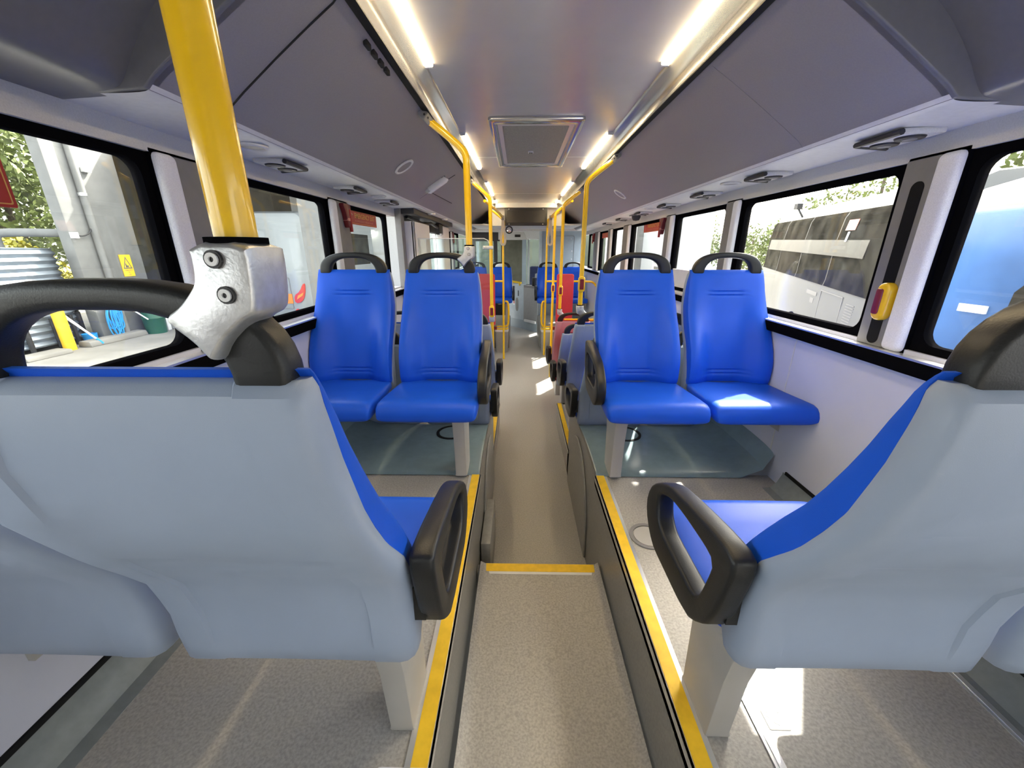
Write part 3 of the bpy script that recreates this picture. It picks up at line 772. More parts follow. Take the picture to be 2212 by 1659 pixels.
# poles that stand on the floor
def floor_pole(label, x, y, sg, button=None, zb=LOW):
    return ceiling_pole(label, x, y, zb, sg, None, button=button)
tp = floor_pole('yellow floor to ceiling pole at the edge of the left glass screen', -.258, 3.74, -1, button=.52)
b = BM(); prism(b, roundrect(-.285, -.232, .42, .475, .006), 'y', 3.715, 3.765); bevel(b, .004, 2); part('clamp', b, M['alu'], tp)
b = BM(); prism(b, roundrect(-.33, -.236, 1.075, 1.105, .006), 'y', 3.722, 3.758); bevel(b, .004, 2); part('screen_clamp', b, M['alu'], tp)
t = floor_pole('yellow pole at the back of the right wheelchair bay', .44, 5.25, 1, button=.60)
t = floor_pole('yellow pole beside the right litter bin', .425, 6.45, 1)
t = floor_pole('yellow pole beside the left litter bin', -.245, 6.2, -1)
def tube_thing(name, label, cat, paths, r, mk='yellow', group=None):
    t = thing(name, label, cat, tuple(paths[0][0]), 0, group)
    for i, p in enumerate(paths):
        b = BM(); tube(b, p, r, 12); part('rail' if i == 0 else 'support', b, M[mk], t)
    return t
tube_thing('hand_rail', 'yellow waist high rail along the right wheelchair bay, bent down to the wall', 'hand rail',
           [chaikin([(.43, 6.40, .60), (1.10, 6.40, .60), (1.18, 6.40, .585), (1.24, 6.40, .50)], 2)], .016)
tube_thing('hand_rail', 'yellow waist high rail along the left wheelchair bay', 'hand rail', [[(-.245, 6.2, .615), (-1.03, 6.2, .615)]], .016)
tube_thing('hand_rail', 'yellow bar across the back of the pink priority seats', 'hand rail', [[(.50, 4.36, .335), (1.22, 4.36, .335)]], .014)
for sg, nm in ((-1, 'left'), (1, 'right')):
    xi = BX + sg * .325; xo = BX + sg * .27
    tube_thing('hand_rail', f'yellow looped rail above the {nm} litter bin', 'hand rail',
               [chaikin([(xi, 6.46, .28), (xo, 6.46, .27), (xo, 6.46, -.06), (xo + sg * .02, 6.46, -.12), (xi, 6.46, -.13)], 2)], .017)
    # litter bin
    x0, x1 = sorted((BX + sg * .285, BX + sg * .50)); y0, y1 = 6.60, 6.84
    t = thing('litter_bin', f'grey litter bin with yellow rim, {nm} of the aisle', 'litter bin', ((x0 + x1) / 2, 6.72, LOW), 0, 'grey litter bins')
    b = BM(); loft(b, [[(px, py, z) for px, py in roundrect(x0 + d, x1 - d, y0 + d, y1 - d, .03)] for z, d in ((LOW, .01), (LOW + .2, .003), (LOW + .205, .0), (LOW + .36, .0))]); part('body', b, M['bin'], t)
    b = BM(); band(b, roundrect(x0 - .008, x1 + .008, y0 - .008, y1 + .008, .035), roundrect(x0 + .022, x1 - .022, y0 + .022, y1 - .022, .02), 'z', LOW + .36, LOW + .40); bevel(b, .004, 1); part('white_collar', b, M['white'], t)
    b = BM(); band(b, roundrect(x0 - .006, x1 + .006, y0 - .006, y1 + .006, .035), roundrect(x0 + .022, x1 - .022, y0 + .022, y1 - .022, .02), 'z', LOW + .40, LOW + .425); bevel(b, .008, 2); part('yellow_rim', b, M['yellow'], t)
    # red padded wheelchair backrest
    xa, xb = sorted((BX + sg * .46, BX + sg * .71))
    t = thing('wheelchair_backrest', f'tall red padded panel of the {nm} wheelchair bay', 'wheelchair backrest', ((xa + xb) / 2, 6.0, LOW), 0, 'red wheelchair panels')
    b = BM(); prism(b, roundrect(xa, xb, -.03, .735, .03), 'y', 5.97, 6.03); bevel(b, .012, 3, 50); part('pad', b, M['redpanel'], t)
    b = BM(); box(b, (xa + xb) / 2 - .05, (xa + xb) / 2 + .05, 6.03, 6.08, LOW, .5); part('post', b, M['dark'], t)
    b = BM(); box(b, xa - .08, xb + .02, 6.0, 6.04, -.10, -.05); o = part('belt_reel', b, M['redd'], t)
    # wheel box under the far seats
    q0, q1 = sorted((BX + sg * .27, BX + sg * 1.16))
    b = BM(); box(b, q0, q1, 6.92, 8.0, LOW, -.185); bevel(b, .02, 3)
    struct('trim_19', b, M['archside'], f'grey box over the {nm} front wheel under the far seats', 'wheel box')
    # hanging strap
    xs = BX + sg * (.335 if sg > 0 else .33); ys = 5.9
    t = thing('hanging_strap', f'beige hanging strap on the {nm} ceiling rail', 'hanging strap', (xs, ys, 1.5), 0, 'beige hanging straps')
    b = BM(); pts = chaikin([(xs, ys, 1.49), (xs - .012, ys, 1.34), (xs - .034, ys, 1.20), (xs - .02, ys, 1.14), (xs + .02, ys, 1.14), (xs + .034, ys, 1.20), (xs + .012, ys, 1.34), (xs + .002, ys, 1.49)], 2)
    tube(b, pts, .006, 8, .016); part('loop', b, M['strap'], t)
    b = BM(); box(b, xs - .02, xs + .02, ys - .02, ys + .02, 1.465, 1.525); bevel(b, .006, 2); part('buckle', b, M['pillarg'], t)
    # yellow high rail along the trunking
    tube_thing('hand_rail', f'yellow overhead rail on the {nm} carrying the strap', 'hand rail',
               [chaikin([(BX + sg * .50, 4.9, 1.60), (BX + sg * .40, 5.3, 1.55), (BX + sg * .345, 5.8, 1.51), (BX + sg * .335, 6.3, 1.49), (BX + sg * .33, 6.45, 1.40)], 2)], .0165)

# glass draught screen by the rear door
t = thing('glass_screen', 'clear glass draught screen with rounded corner by the rear door', 'glass screen', (-.65, 3.77, MID))
b = BM(); prism(b, [(-1.03, .2), (-.27, .2), (-.27, 1.10), (-.285, 1.15), (-.32, 1.168), (-1.03, 1.168)], 'y', 3.766, 3.772); part('pane', b, M['screen'], t, 0)
b = BM(); tube(b, [(-1.03, 3.769, 1.168), (-.32, 3.769, 1.168), (-.285, 3.769, 1.152), (-.27, 3.769, 1.11), (-.27, 3.769, .2)], .0035, 6); part('edge', b, M['paper'], t)

# ------------------------------------------------------------------ rear door on the left, door gear
t = thing('door_1', 'white two leaf rear door folded in the left wall behind the glass screen', 'door', (WL, 4.6, LOW), 0, None, 'structure')
for i, (a, c) in enumerate(((3.66, 4.42), (4.66, 5.46))):
    fr = BM(); band(fr, roundrect(a, c, LOW + .02, 1.36, .04), roundrect(a + .09, c - .09, LOW + .14, 1.26, .05), 'x', WL - .03, WL + .015); bevel(fr, .006, 1, 50)
    lf = part('door_leaf', fr, M['dark'], t)
    g = BM(); prism(g, roundrect(a + .07, c - .07, LOW + .12, 1.28, .05), 'x', WL - .012, WL - .006); part('door_glass', g, M['glass'], lf, 0)
b = BM(); box(b, WL + .005, WL + .13, 3.66, 3.70, LOW, 1.31); box(b, WL + .10, WL + .13, 3.66, 4.30, LOW, 1.31); bevel(b, .01, 2); part('white_door_panel', b, M['pillarw'], t)
b = BM(); box(b, WL + .005, WL + .11, 5.20, 5.62, LOW, 1.36); bevel(b, .03, 3); part('white_door_post', b, M['pillarw'], t)
b = BM(); box(b, WL + .0, WL + .05, 3.56, 3.66, LOW, 1.40); part('door_post', b, M['pillarg'], t)
t = thing('door_gear', 'black door operating gear under the left duct above the rear door', 'door gear', (WL + .1, 4.5, 1.36))
b = BM(); box(b, WL - .02, WL + .16, 3.58, 5.6, 1.36, 1.46); part('housing', b, M['dark'], t)
b = BM(); tube(b, [(WL + .05, 3.75, 1.35), (WL + .11, 4.2, 1.31), (WL + .14, 4.35, 1.33), (WL + .10, 4.9, 1.31)], .014, 8); part('link_arm', b, M['dark'], t)
b = BM(); box(b, WL + .08, WL + .13, 4.85, 5.05, 1.24, 1.36); bevel(b, .01, 2); o = part('bracket', b, M['dark'], t)
b = BM(); lathe(b, [(.001, 1.225), (.014, 1.228), (.016, 1.25)], 12, (WL + .14, 4.86, 0)); part('lamp', b, M['white'], o)
b = BM()
pr = [(.66, 1.648), (.84, 1.545), (.96, 1.470), (1.02, 1.445), (1.14, 1.44), (1.14, 1.48)]
loft(b, [[(mir(x), y, z) for x, z in pr] for y in (3.36, 5.6)], caps=False, closed=False)
struct('trim_20', b, M['cove'], 'duct cover bulging over the left rear door gear', 'air duct')
for i, y in enumerate((4.15, 4.85)):
    t = thing('downlight', ['nearer', 'farther'][i] + ' small downlight above the left rear door', 'downlight', (-.87, y, 1.40), 0, 'door downlights')
    b = BM(); lathe(b, [(.001, 1.394), (.03, 1.394), (.036, 1.405)], 20, (-.87, y, 0)); part('lens', b, M['white'], t)
    b = BM(); band(b, [(-.87 + .045 * math.cos(a), y + .045 * math.sin(a)) for a in [2 * PI * i / 24 for i in range(24)]], [(-.87 + .035 * math.cos(a), y + .035 * math.sin(a)) for a in [2 * PI * i / 24 for i in range(24)]], 'z', 1.398, 1.41); part('bezel', b, M['trim'], t)

# ------------------------------------------------------------------ red exit signs, hammers, stop button, camera
def exit_sign(side, ya, yb, za, zb, label, m='red', full=True):
    sg = 1 if side == 'right' else -1; x = (WR + .024) if sg > 0 else (WL - .024)
    t = thing('exit_sign', label, 'exit sign', (x, (ya + yb) / 2, (za + zb) / 2), 0, 'red emergency exit signs')
    b = BM(); xa, xb = sorted((x, x + sg * .003)); prism(b, roundrect(ya, yb, za, zb, .004), 'x', xa, xb); part('sheet', b, M[m], t)
    xd = (0, 1, 0) if sg < 0 else (0, -1, 0); st = ya if sg < 0 else yb; d = 1 if sg < 0 else -1
    W, H = yb - ya, zb - za
    b = BM(); e = .006; xo, xi = sorted((x - sg * .0006, x)); band(b, roundrect(ya + e, yb - e, za + e, zb - e, .004), roundrect(ya + e + .0025, yb - e - .0025, za + e + .0025, zb - e - .0025, .003), 'x', xo, xi); part('border_line', b, M['gold'], t)
    if full:
        lettering('lettering', 'EMERGENCY EXIT', W * .70, H * .36, M['gold'], t, (x, st + d * W * .24, za + H * .44), xd, (0, 0, 1), bold=True)
        lettering('small_lettering', 'IN EMERGENCY BREAK GLASS', W * .62, H * .13, M['pinkt'], t, (x, st + d * W * .24, za + H * .20), xd, (0, 0, 1))
        b = BM(); a = st + d * W * .12   # hammer pictogram
        tube(b, [(x - sg * .001, a, za + H * .2), (x - sg * .001, a, za + H * .5)], .003, 6); tube(b, [(x - sg * .001, a - d * .018, za + H * .78), (x - sg * .001, a + d * .022, za + H * .62)], .006, 6)
        part('hammer_pictogram', b, M['pinkt'], t)
    return t
exit_sign('left', 2.625, 3.16, 1.228, 1.318, 'red EMERGENCY EXIT sign on the left window past the blue seats')
exit_sign('right', 3.80, 4.33, 1.236, 1.325, 'EMERGENCY EXIT sign coloured sunlit red on the right window', 'redsun')
exit_sign('right', 6.05, 6.45, 1.24, 1.322, 'small far red exit sign on the right window', 'redsun')
exit_sign('left', 5.85, 6.22, 1.23, 1.32, 'small far red exit sign on the left past the rear door')
exit_sign('left', .40, .90, 1.155, 1.27, 'dark red sign on the left foreground window at the picture edge', full=False)
def hammer(side, y, label):
    sg = 1 if side == 'right' else -1; x = (WR - .018) if sg > 0 else (WL + .018)
    t = thing('emergency_hammer', label, 'emergency hammer', (x, y, 1.25), 0, 'red emergency hammers')
    b = BM(); prism(b, chaikin([(y - .052, 1.332), (y + .05, 1.328), (y + .052, 1.305), (y + .028, 1.28), (y + .018, 1.20), (y - .012, 1.195), (y - .028, 1.28), (y - .054, 1.312)], 2, True), 'x', x - .016, x + .016); bevel(b, .006, 2, 50); part('holder', b, M['redd'], t)
    b = BM(); tube(b, [(x - sg * .012, y + .022, 1.30), (x - sg * .012, y + .030, 1.175)], .010, 10); part('handle', b, M['red'], t)
    b = BM(); box(b, x - .02, x + .02, y - .02, y + .012, 1.235, 1.25); part('seal', b, M['pinkt'], t)
hammer('left', 2.515, 'red glass hammer on the left pillar beside the emergency exit sign')
hammer('right', 3.655, 'red glass hammer on the right pillar beside the bright exit sign')
hammer('right', 6.95, 'far red glass hammer on the right pillar near the cab')
hammer('left', 6.45, 'far red glass hammer on the left pillar past the rear door')

x, y, z = WR - .02, 1.362, .905
t = thing('stop_button', 'yellow bell push with dark red button on the right window pillar', 'stop button', (x, y, z))
b = BM(); prism(b, roundrect(y - .026, y + .026, z - .062, z + .062, .024, 6), 'x', x - .014, x + .02); bevel(b, .010, 3, 50); part('case', b, M['yellow'], t)
b = BM(); prism(b, roundrect(y - .006, y + .020, z - .042, z + .042, .008), 'x', x - .018, x - .012); bevel(b, .003, 2, 50); part('button', b, M['btn'], t)

t = thing('dome_camera', 'small black dome camera hanging under the right duct', 'camera', (1.15, 4.28, 1.40))
b = BM(); lathe(b, [(.001, 1.345), (.03, 1.352), (.042, 1.375), (.044, 1.395), (.05, 1.405)], 20, (1.17, 4.28, 0)); part('dome', b, M['dark'], t)
b = BM(); box(b, 1.12, 1.22, 4.2, 4.36, 1.396, 1.405); part('base', b, M['pillarg'], t)

# ------------------------------------------------------------------ front of the bus
t = thing('display_panel', 'wide black next stop display hanging across the ceiling', 'display', (BX, 6.4, 1.43))
b = BM(); box(b, -.225, .415, 6.38, 6.46, 1.42, 1.665); bevel(b, .006, 2); part('case', b, M['dark'], t)
b = BM(); box(b, -.19, .382, 6.374, 6.382, 1.46, 1.625); part('screen', b, M['sign'], t)
for xx in (-.16, .35):
    for zz in (1.44, 1.648):
        b = BM(); lathe(b, [(.0005, 6.372), (.006, 6.372), (.006, 6.382)], 10, (xx, 0, zz), 'y'); part('screw', b, M['trim'], t)
b = BM(); box(b, mir(.66), .66, 6.47, 6.50, 1.42, 1.80); box(b, LX, RX, 6.36, 6.47, 1.668, CZ + .02)
box(b, WL, WR, 7.68, 7.72, 1.398, 1.80)
struct('trim_21', b, M['flange'], 'pale bulkhead above the next stop display', 'bulkhead')
# ceiling of the cab area and bulkhead
b = BM(); box(b, mir(.95), .95, 6.50, 7.70, 1.43, 1.45); box(b, WL, WR, 7.70, 10.2, 1.43, 1.46)
struct('ceiling', b, M['flange'], 'pale lower ceiling over the front of the bus', 'ceiling')
b = BM(); prism(b, [(.1, 1.43), (.16, 1.30), (.42, 1.28), (.42, 1.43)], 'y', 8.6, 9.3)
struct('trim_22', b, M['flange'], 'pale sloping console above the driver', 'console')
b = BM(); box(b, -.10, .02, 8.88, 8.9, 1.33, 1.38)
one('header_display', b, M['sign'], 'small black display above the front windscreen', 'display', (-.04, 8.89, 1.35))
b = BM(); box(b, -.45, .20, 8.9, 9.2, 1.28, 1.43)
struct('trim_23', b, M['beam'], 'grey header above the front door and windscreen', 'header')
t = thing('convex_mirror', 'round bright convex mirror below the display', 'mirror', (-.165, 6.7, 1.37))
b = BM(); lathe(b, [(.001, 6.66), (.03, 6.664), (.047, 6.678), (.05, 6.69)], 24, (-.165, 0, 1.372), 'y'); part('mirror_face', b, M['chrome'], t)
b = BM(); lathe(b, [(.05, 6.672), (.06, 6.68), (.055, 6.73), (.01, 6.74)], 24, (-.165, 0, 1.372), 'y'); part('housing', b, M['dark'], t)
b = BM(); tube(b, [(-.165, 6.72, 1.38), (-.165, 6.72, 1.435)], .01, 8); part('stalk', b, M['dark'], t)

t = thing('cab_partition', 'blue grey partition wall behind the driver with round screws', 'partition', (.82, 8.1, LOW), 0, None, 'structure')
b = BM(); box(b, .40, WR, 8.06, 8.12, LOW, 1.44); part('panel', b, M['cab'], t)
b = BM(); band(b, roundrect(.58, 1.06, .1, 1.33, .03), roundrect(.587, 1.053, .107, 1.323, .026), 'y', 8.055, 8.062); part('panel_line', b, M['pillarg'], t)
for xx, zz in ((1.0, 1.27), (1.02, 1.05), (1.02, .9), (.98, .7)):
    b = BM(); lathe(b, [(.0005, 8.052), (.01, 8.054), (.01, 8.062)], 10, (xx, 0, zz), 'y'); part('screw', b, M['trim'], t)
b = BM(); tube(b, [(.41, 8.05, 1.42), (.405, 8.05, .4), (.40, 8.05, LOW)], .03, 10); part('rounded_edge', b, M['cabl'], t)
# gate and ticket counter wall running diagonally to the front
def diag(name, p, q, z0, z1, m, label, cat, th=.03, kind=None):
    p, q = Vector(p), Vector(q); d = (q - p).normalized(); n = Vector((-d.y, d.x)) * th
    b = BM(); prism(b, [tuple(p), tuple(q), tuple(q + n), tuple(p + n)], 'z', z0, z1)
    return b
t = thing('cab_gate', 'pale blue grey cab gate with oval cut-out, grey ticket panel and a yellow rail', 'cab gate', (.1, 8.6, LOW))
PA, PB, PC = (-.25, 9.2), (.10, 8.75), (.385, 8.36)
part('gate_panel', diag('', PA, PB, LOW + .18, .36, 0, '', ''), M['cabl'], t)
part('ticket_panel', diag('', PB, PC, LOW + .20, .30, 0, '', ''), M['bin'], t)
part('kick_panel', diag('', PA, PC, LOW, LOW + .20, 0, '', '', .035), M['cab'], t)
part('counter_top', diag('', PB, PC, .30, .35, 0, '', '', .12), M['pillarg'], t)
b = BM()
d = (Vector(PB) - Vector(PA)).normalized(); nn = Vector((d.y, -d.x)) * .004
def gp(u, z, off=1): q = Vector(PA) + d * u + nn * off; return (q.x, q.y, z)
oval = [(.33 + .05 * math.cos(a), -.09 + .15 * math.copysign(abs(math.sin(a)) ** .6, math.sin(a))) for a in [2 * PI * i / 24 for i in range(24)]]
loft(b, [[gp(u, z, 0) for u, z in oval], [gp(u, z, 1.2) for u, z in oval]]); part('oval_cut_out', b, M['archside'], t)
b = BM(); rr = roundrect(.19, .255, -.11, .03, .012); loft(b, [[gp(u, z, 0) for u, z in rr], [gp(u, z, 1) for u, z in rr]]); o = part('notice', b, M['paper'], t)
b = BM(); rr = roundrect(.205, .24, -.08, .0, .006); loft(b, [[gp(u, z, 1) for u, z in rr], [gp(u, z, 1.5) for u, z in rr]]); part('red_mark', b, M['redsun'], o)
b = BM(); rr = roundrect(.37, .39, .10, .22, .006); loft(b, [[gp(u, z, 0) for u, z in rr], [gp(u, z, 2) for u, z in rr]]); part('latch', b, M['dark'], t)
b = BM(); tube(b, [gp(.03, .41, 6), gp(.50, .39, 6)], .022, 10)
for u in (.18, .44): tube(b, [gp(u, .40, 6), gp(u, .33, 4)], .014, 8)
part('yellow_rail', b, M['yellow'], t)
b = BM(); prism(b, [(.13, 8.66), (.36, 8.34), (.34, 8.32), (.11, 8.64)], 'z', LOW + .19, LOW + .24); part('white_sill', b, M['white'], t)
# driver's cab bits
t = thing('cab_pillar', 'dark blue grey upright pillar beside the driver screen', 'cab pillar', (.12, 8.9, .3))
b = BM(); box(b, .06, .15, 8.95, 9.02, .3, 1.43); part('post', b, M['cab'], t)
b = BM(); tube(b, [(.20, 8.98, .35), (.20, 8.98, 1.40)], .012, 8); part('thin_rod', b, M['steelpost'], t)
t = thing('driver_seat', 'dark blue driver seat beyond the cab gate', 'driver seat', (.34, 9.3, LOW))
b = BM(); box(b, .24, .46, 9.25, 9.36, .25, .72); bevel(b, .04, 3); part('backrest', b, mat('navy_fabric', (.015, .022, .07), .8, var=.2, vscale=30), t)
b = BM(); box(b, .22, .48, 9.33, 9.72, .10, .25); bevel(b, .03, 3); part('cushion', b, M['dark'], t)
b = BM(); box(b, .28, .42, 9.4, 9.6, LOW, .10); part('pedestal', b, M['dark'], t)
t = thing('ticket_machine', 'black ticket machine on the cab counter', 'ticket machine', (.30, 8.5, .35))
b = BM(); box(b, .27, .34, 8.47, 8.54, .35, .52); bevel(b, .01, 2); part('body', b, M['dark'], t)
b = BM(); lathe(b, [(.001, .52), (.035, .52), (.03, .60), (.001, .61)], 14, (.36, 8.46, 0)); part('reader', b, M['bin'], t)
# windscreen wall at the front
t = thing('window_10', 'front windscreen behind the cab gate', 'window', (BX, 10.2, .3), 0, None, 'structure')
b = BM(); box(b, WL, WR, 10.2, 10.24, LOW, .25); box(b, WL, WR, 10.2, 10.24, 1.40, 1.6); part('frame', b, M['dark'], t)
for xx in (WL, -.45, .20, 1.2):
    b = BM(); box(b, xx, xx + .05, 10.19, 10.25, .25, 1.4); part('upright', b, M['cab'], t)
b = BM(); box(b, WL, WR, 10.215, 10.22, .25, 1.4); part('pane', b, M['glass'], t, 0)
t = thing('front_blind', 'olive roller blind pulled down behind the front screen', 'blind', (-.12, 9.9, .3))
b = BM(); box(b, -.40, .08, 9.88, 9.89, .28, 1.32); part('fabric', b, mat('olive_blind', (.10, .098, .07), .8, var=.15, vscale=8), t)
b = BM(); tube(b, [(-.40, 9.885, 1.33), (.08, 9.885, 1.33)], .025, 10); part('roller', b, M['dark'], t)
t = thing('front_door', 'dark front door frame beyond the left seats', 'door', (-.7, 9.6, LOW), 0, None, 'structure')
b = BM(); box(b, WL, -.36, 9.0, 9.04, LOW, -.1); box(b, WL, -.36, 9.0, 9.04, 1.25, 1.45); box(b, -.56, -.48, 9.0, 9.05, -.1, 1.25); box(b, -.40, -.36, 9.0, 9.05, -.1, 1.25); box(b, WL, WL + .1, 9.0, 9.05, -.1, 1.25); part('frame', b, M['dark'], t)
b = BM(); box(b, WL + .1, -.36, 9.02, 9.025, -.1, 1.25); part('pane', b, M['glass'], t, 0)
t = thing('wall_notice', 'white notice plate with a red line beyond the left seats', 'notice', (-.42, 8.6, .6))
b = BM(); box(b, -.53, -.32, 8.6, 8.62, .50, .82); bevel(b, .01, 2); part('plate', b, M['white'], t)
b = BM(); box(b, -.50, -.37, 8.596, 8.601, .66, .69); part('red_line', b, M['redd'], t)
SKY = .35; EXPO = 2.15; SUNE = 5; HZ = 1.2
# ------------------------------------------------------------------ outside, left (loading yard)
b = BM(); box(b, -40, 40, -30, 60, GND - .05, GND)
struct('ground', b, M['asphalt'], 'grey tarmac yard around the bus', 'ground')
YZ = -.60
b = BM(); box(b, -13, -3.2, -2, 14.5, GND, YZ); bevel(b, .03, 2)
struct('ground_slab', b, M['yard'], 'sunlit raised concrete slab left of the bus', 'ground')
def leaves(bm, c, r, n, size, seed):
    rnd = random.Random(seed)
    for _ in range(n):
        while True:
            p = Vector((rnd.uniform(-1, 1), rnd.uniform(-1, 1), rnd.uniform(-1, 1)))
            if .25 < p.length < 1: break
        q = Vector((c[0] + p.x * r[0], c[1] + p.y * r[1], c[2] + p.z * r[2]))
        u = Vector((rnd.gauss(0, 1), rnd.gauss(0, 1), rnd.gauss(0, 1))).normalized(); w = u.cross(Vector((rnd.gauss(0, 1), rnd.gauss(0, 1), rnd.gauss(0, 1)))).normalized()
        s = size * rnd.uniform(.6, 1.4)
        bm.faces.new([bm.verts.new(q + u * s), bm.verts.new(q + w * s * .5), bm.verts.new(q - u * s), bm.verts.new(q - w * s * .5)])
def tree(name, label, cat, x, y, z0, clumps, m, n, size, seed, trunk=True, group=None):
    t = thing(name, label, cat, (x, y, z0), 0, group)
    b = BM()
    for i, (dx, dy, dz, rx, ry, rz) in enumerate(clumps): leaves(b, (x + dx, y + dy, z0 + dz), (rx, ry, rz), n, size, seed + i)
    part('foliage', b, M[m], t, 0)
    if trunk:
        b = BM(); tz = max(c[2] for c in clumps)
        tube(b, [(x, y, z0), (x + .05, y, z0 + tz * .4), (x, y + .05, z0 + tz * .9)], [.11, .08, .04], 8)
        for i, c in enumerate(clumps): tube(b, [(x + .03, y, z0 + tz * .35), (x + c[0] * .8, y + c[1] * .8, z0 + c[2])], [.05, .02], 6)
        part('trunk', b, M['bark'], t)
    return t
tree('tree', 'tall green tree behind the concrete column on the left', 'tree', -15, 12.2, GND, [(0, 0, 5.2, 2.4, 2.2, 1.8), (-1, -2.2, 4.0, 2.2, 2, 1.6), (.6, -3.4, 6.2, 2.2, 2, 1.6), (0, 1, 3, 2.4, 2.2, 1.6)], 'leafg', 4200, .11, 11)
tree('bush', 'yellow green bush beside the water tank', 'bush', -12.6, 9.3, YZ, [(0, 0, 1.2, 1.0, 1.3, 1.1), (-.4, -1.4, 1.3, 1.2, 1.2, 1.2), (0, .9, .8, .9, .9, .9), (-.3, -2.6, 1.0, 1.2, 1.2, 1.1)], 'leafy', 3800, .065, 23, False)

t = thing('concrete_column', 'big pale concrete column outside the left foreground window', 'column', (-8.5, 7.95, YZ))
b = BM(); box(b, -8.22, -8.0, 7.30, 8.58, YZ, 5.2); bevel(b, .03, 2); part('shaft', b, M['concrete'], t)
b = BM(); tube(b, [(-7.94, 7.70, YZ), (-7.94, 7.70, 5.2)], .055, 14); part('downpipe', b, M['concrete'], t)
for zz in (.35, 2.0):
    b = BM(); tube(b, [(-7.94, 7.70, zz), (-7.94, 7.70, zz + .05)], .065, 14); part('pipe_band', b, M['trim'], t)
b = BM(); tube(b, chaikin([(-7.97, 7.72, 1.55), (-7.93, 7.62, 1.38), (-7.92, 7.45, 1.30), (-7.95, 7.33, 1.33)], 2), .012, 8); part('cable', b, M['dark'], t)
b = BM(); box(b, -8.0, -7.92, 7.30, 7.38, 1.27, 1.37); part('socket', b, M['white'], t)
b = BM(); box(b, -8.0, -7.93, 7.86, 7.98, 2.42, 2.5); part('clip', b, M['white'], t)
t = thing('warning_sign', 'yellow warning sign with triangle on the concrete column', 'sign', (-7.98, 8.17, .8))
y0, y1, z0, z1 = 8.06, 8.29, .56, .98
b = BM(); box(b, -7.995, -7.98, y0, y1, z0, z1); part('sheet', b, M['strip'], t)
b = BM(); tri = [(y0 + .02, .71), (y1 - .02, .71), ((y0 + y1) / 2, .945)]; c_ = ((y0 + y1) / 2, .79)
band(b, tri, [(c_[0] + (p[0] - c_[0]) * .76, c_[1] + (p[1] - c_[1]) * .76) for p in tri], 'x', -7.98, -7.977); part('triangle', b, M['ink'], t)
b = BM(); box(b, -7.98, -7.977, 8.15, 8.20, .735, .775); box(b, -7.98, -7.977, 8.14, 8.16, .735, .81); part('forklift_pictogram', b, M['ink'], t)
for s_, zz, w in (('FORKLIFTS', .665, .16), ('IN', .625, .03), ('USE', .58, .06)):
    lettering('lettering', s_, w, .024, M['ink'], t, (-7.98, 8.175 - w / 2, zz), (0, 1, 0), (0, 0, 1), .003)

t = thing('water_tank', 'round corrugated grey steel water tank at the left edge', 'tank', (-9.6, 6.35, YZ))
b = BM(); prof = [(1.5 + .022 * math.sin(k * PI / 2), YZ + .1 + k * .0285) for k in range(0, 57)]
lathe(b, [(.01, YZ + .05)] + prof + [(1.4, 1.1), (.01, 1.14)], 56, (-9.6, 6.35, 0)); part('corrugated_wall', b, M['tank'], t)
b = BM()
for k in range(10):
    a = math.radians(-70 + k * 16); cx, cy = -9.6 + 1.54 * math.cos(a), 6.35 + 1.54 * math.sin(a)
    tube(b, [(cx, cy, YZ), (cx, cy, -.05)], .035, 8)
part('base_posts', b, M['dark'], t)
b = BM(); tube(b, chaikin([(-9.0, 7.0, 1.1), (-9.0, 7.0, 1.32), (-8.9, 7.1, 1.36), (-8.25, 7.5, 1.36)], 2), .07, 12); part('inlet_pipe', b, M['concrete'], t)
one('bollard', (lambda b: (lathe(b, [(.001, YZ), (.085, YZ), (.085, .18), (.06, .23), (.001, .24)], 20, (-7.92, 6.60, 0)), b)[1])(BM()), M['bollard'], 'yellow steel bollard in front of the water tank', 'bollard', (-7.92, 6.60, YZ))
b = BM(); loft(b, [[(-7.98, y, YZ), (-7.72, y, YZ), (-7.75, y, YZ + .10), (-7.95, y, YZ + .11)] for y in (6.78, 6.85, 7.6, 7.93)]); bevel(b, .02, 2)
one('kerb', b, M['yard'], 'low concrete kerb between the bollard and the green bin', 'kerb', (-7.85, 7.4, YZ))
b = BM(); loft(b, [[(-7.95, y, YZ), (-7.65, y, YZ), (-7.68, y, YZ + .07), (-7.93, y, YZ + .08)] for y in (5.75, 6.42)]); bevel(b, .02, 2)
one('kerb', b, M['yard'], 'low concrete kerb left of the bollard', 'kerb', (-7.8, 6.0, YZ))
t = thing('hose', 'bundle of blue hose hanging on the concrete column', 'hose', (-7.9, 7.5, -.2))
rnd = random.Random(5); b = BM()
for k in range(12):
    yy = 7.42 + .018 * k; d_ = rnd.uniform(.10, .62)
    tube(b, chaikin([(-7.90, 7.50 + .003 * k, .12), (-7.87 + rnd.uniform(-.02, .02), yy - .1 + rnd.uniform(-.05, .05), -.1), (-7.88, yy - rnd.uniform(0, .1), .05 - d_), (-7.88, yy + rnd.uniform(0, .12), .05 - d_), (-7.88, yy + .06, -.05), (-7.90, 7.56, .13)], 2), .011, 6)
part('coils', b, M['hose'], t)
b = BM(); tube(b, [(-7.99, 7.53, .13), (-7.9, 7.53, .13), (-7.88, 7.53, .17)], .012, 8); part('hook', b, M['trim'], t)
t = thing('compost_bin', 'dark green plastic bin with a white label by the column', 'bin', (-7.72, 8.13, YZ))
b = BM(); lathe(b, [(.001, YZ), (.17, YZ), (.19, -.30), (.20, -.28), (.185, -.26), (.155, .02), (.12, .07), (.001, .08)], 28, (-7.72, 8.13, 0)); part('body', b, M['green'], t)
b = BM(); box(b, -7.555, -7.535, 8.06, 8.18, -.16, -.03); part('label', b, M['paper'], t)
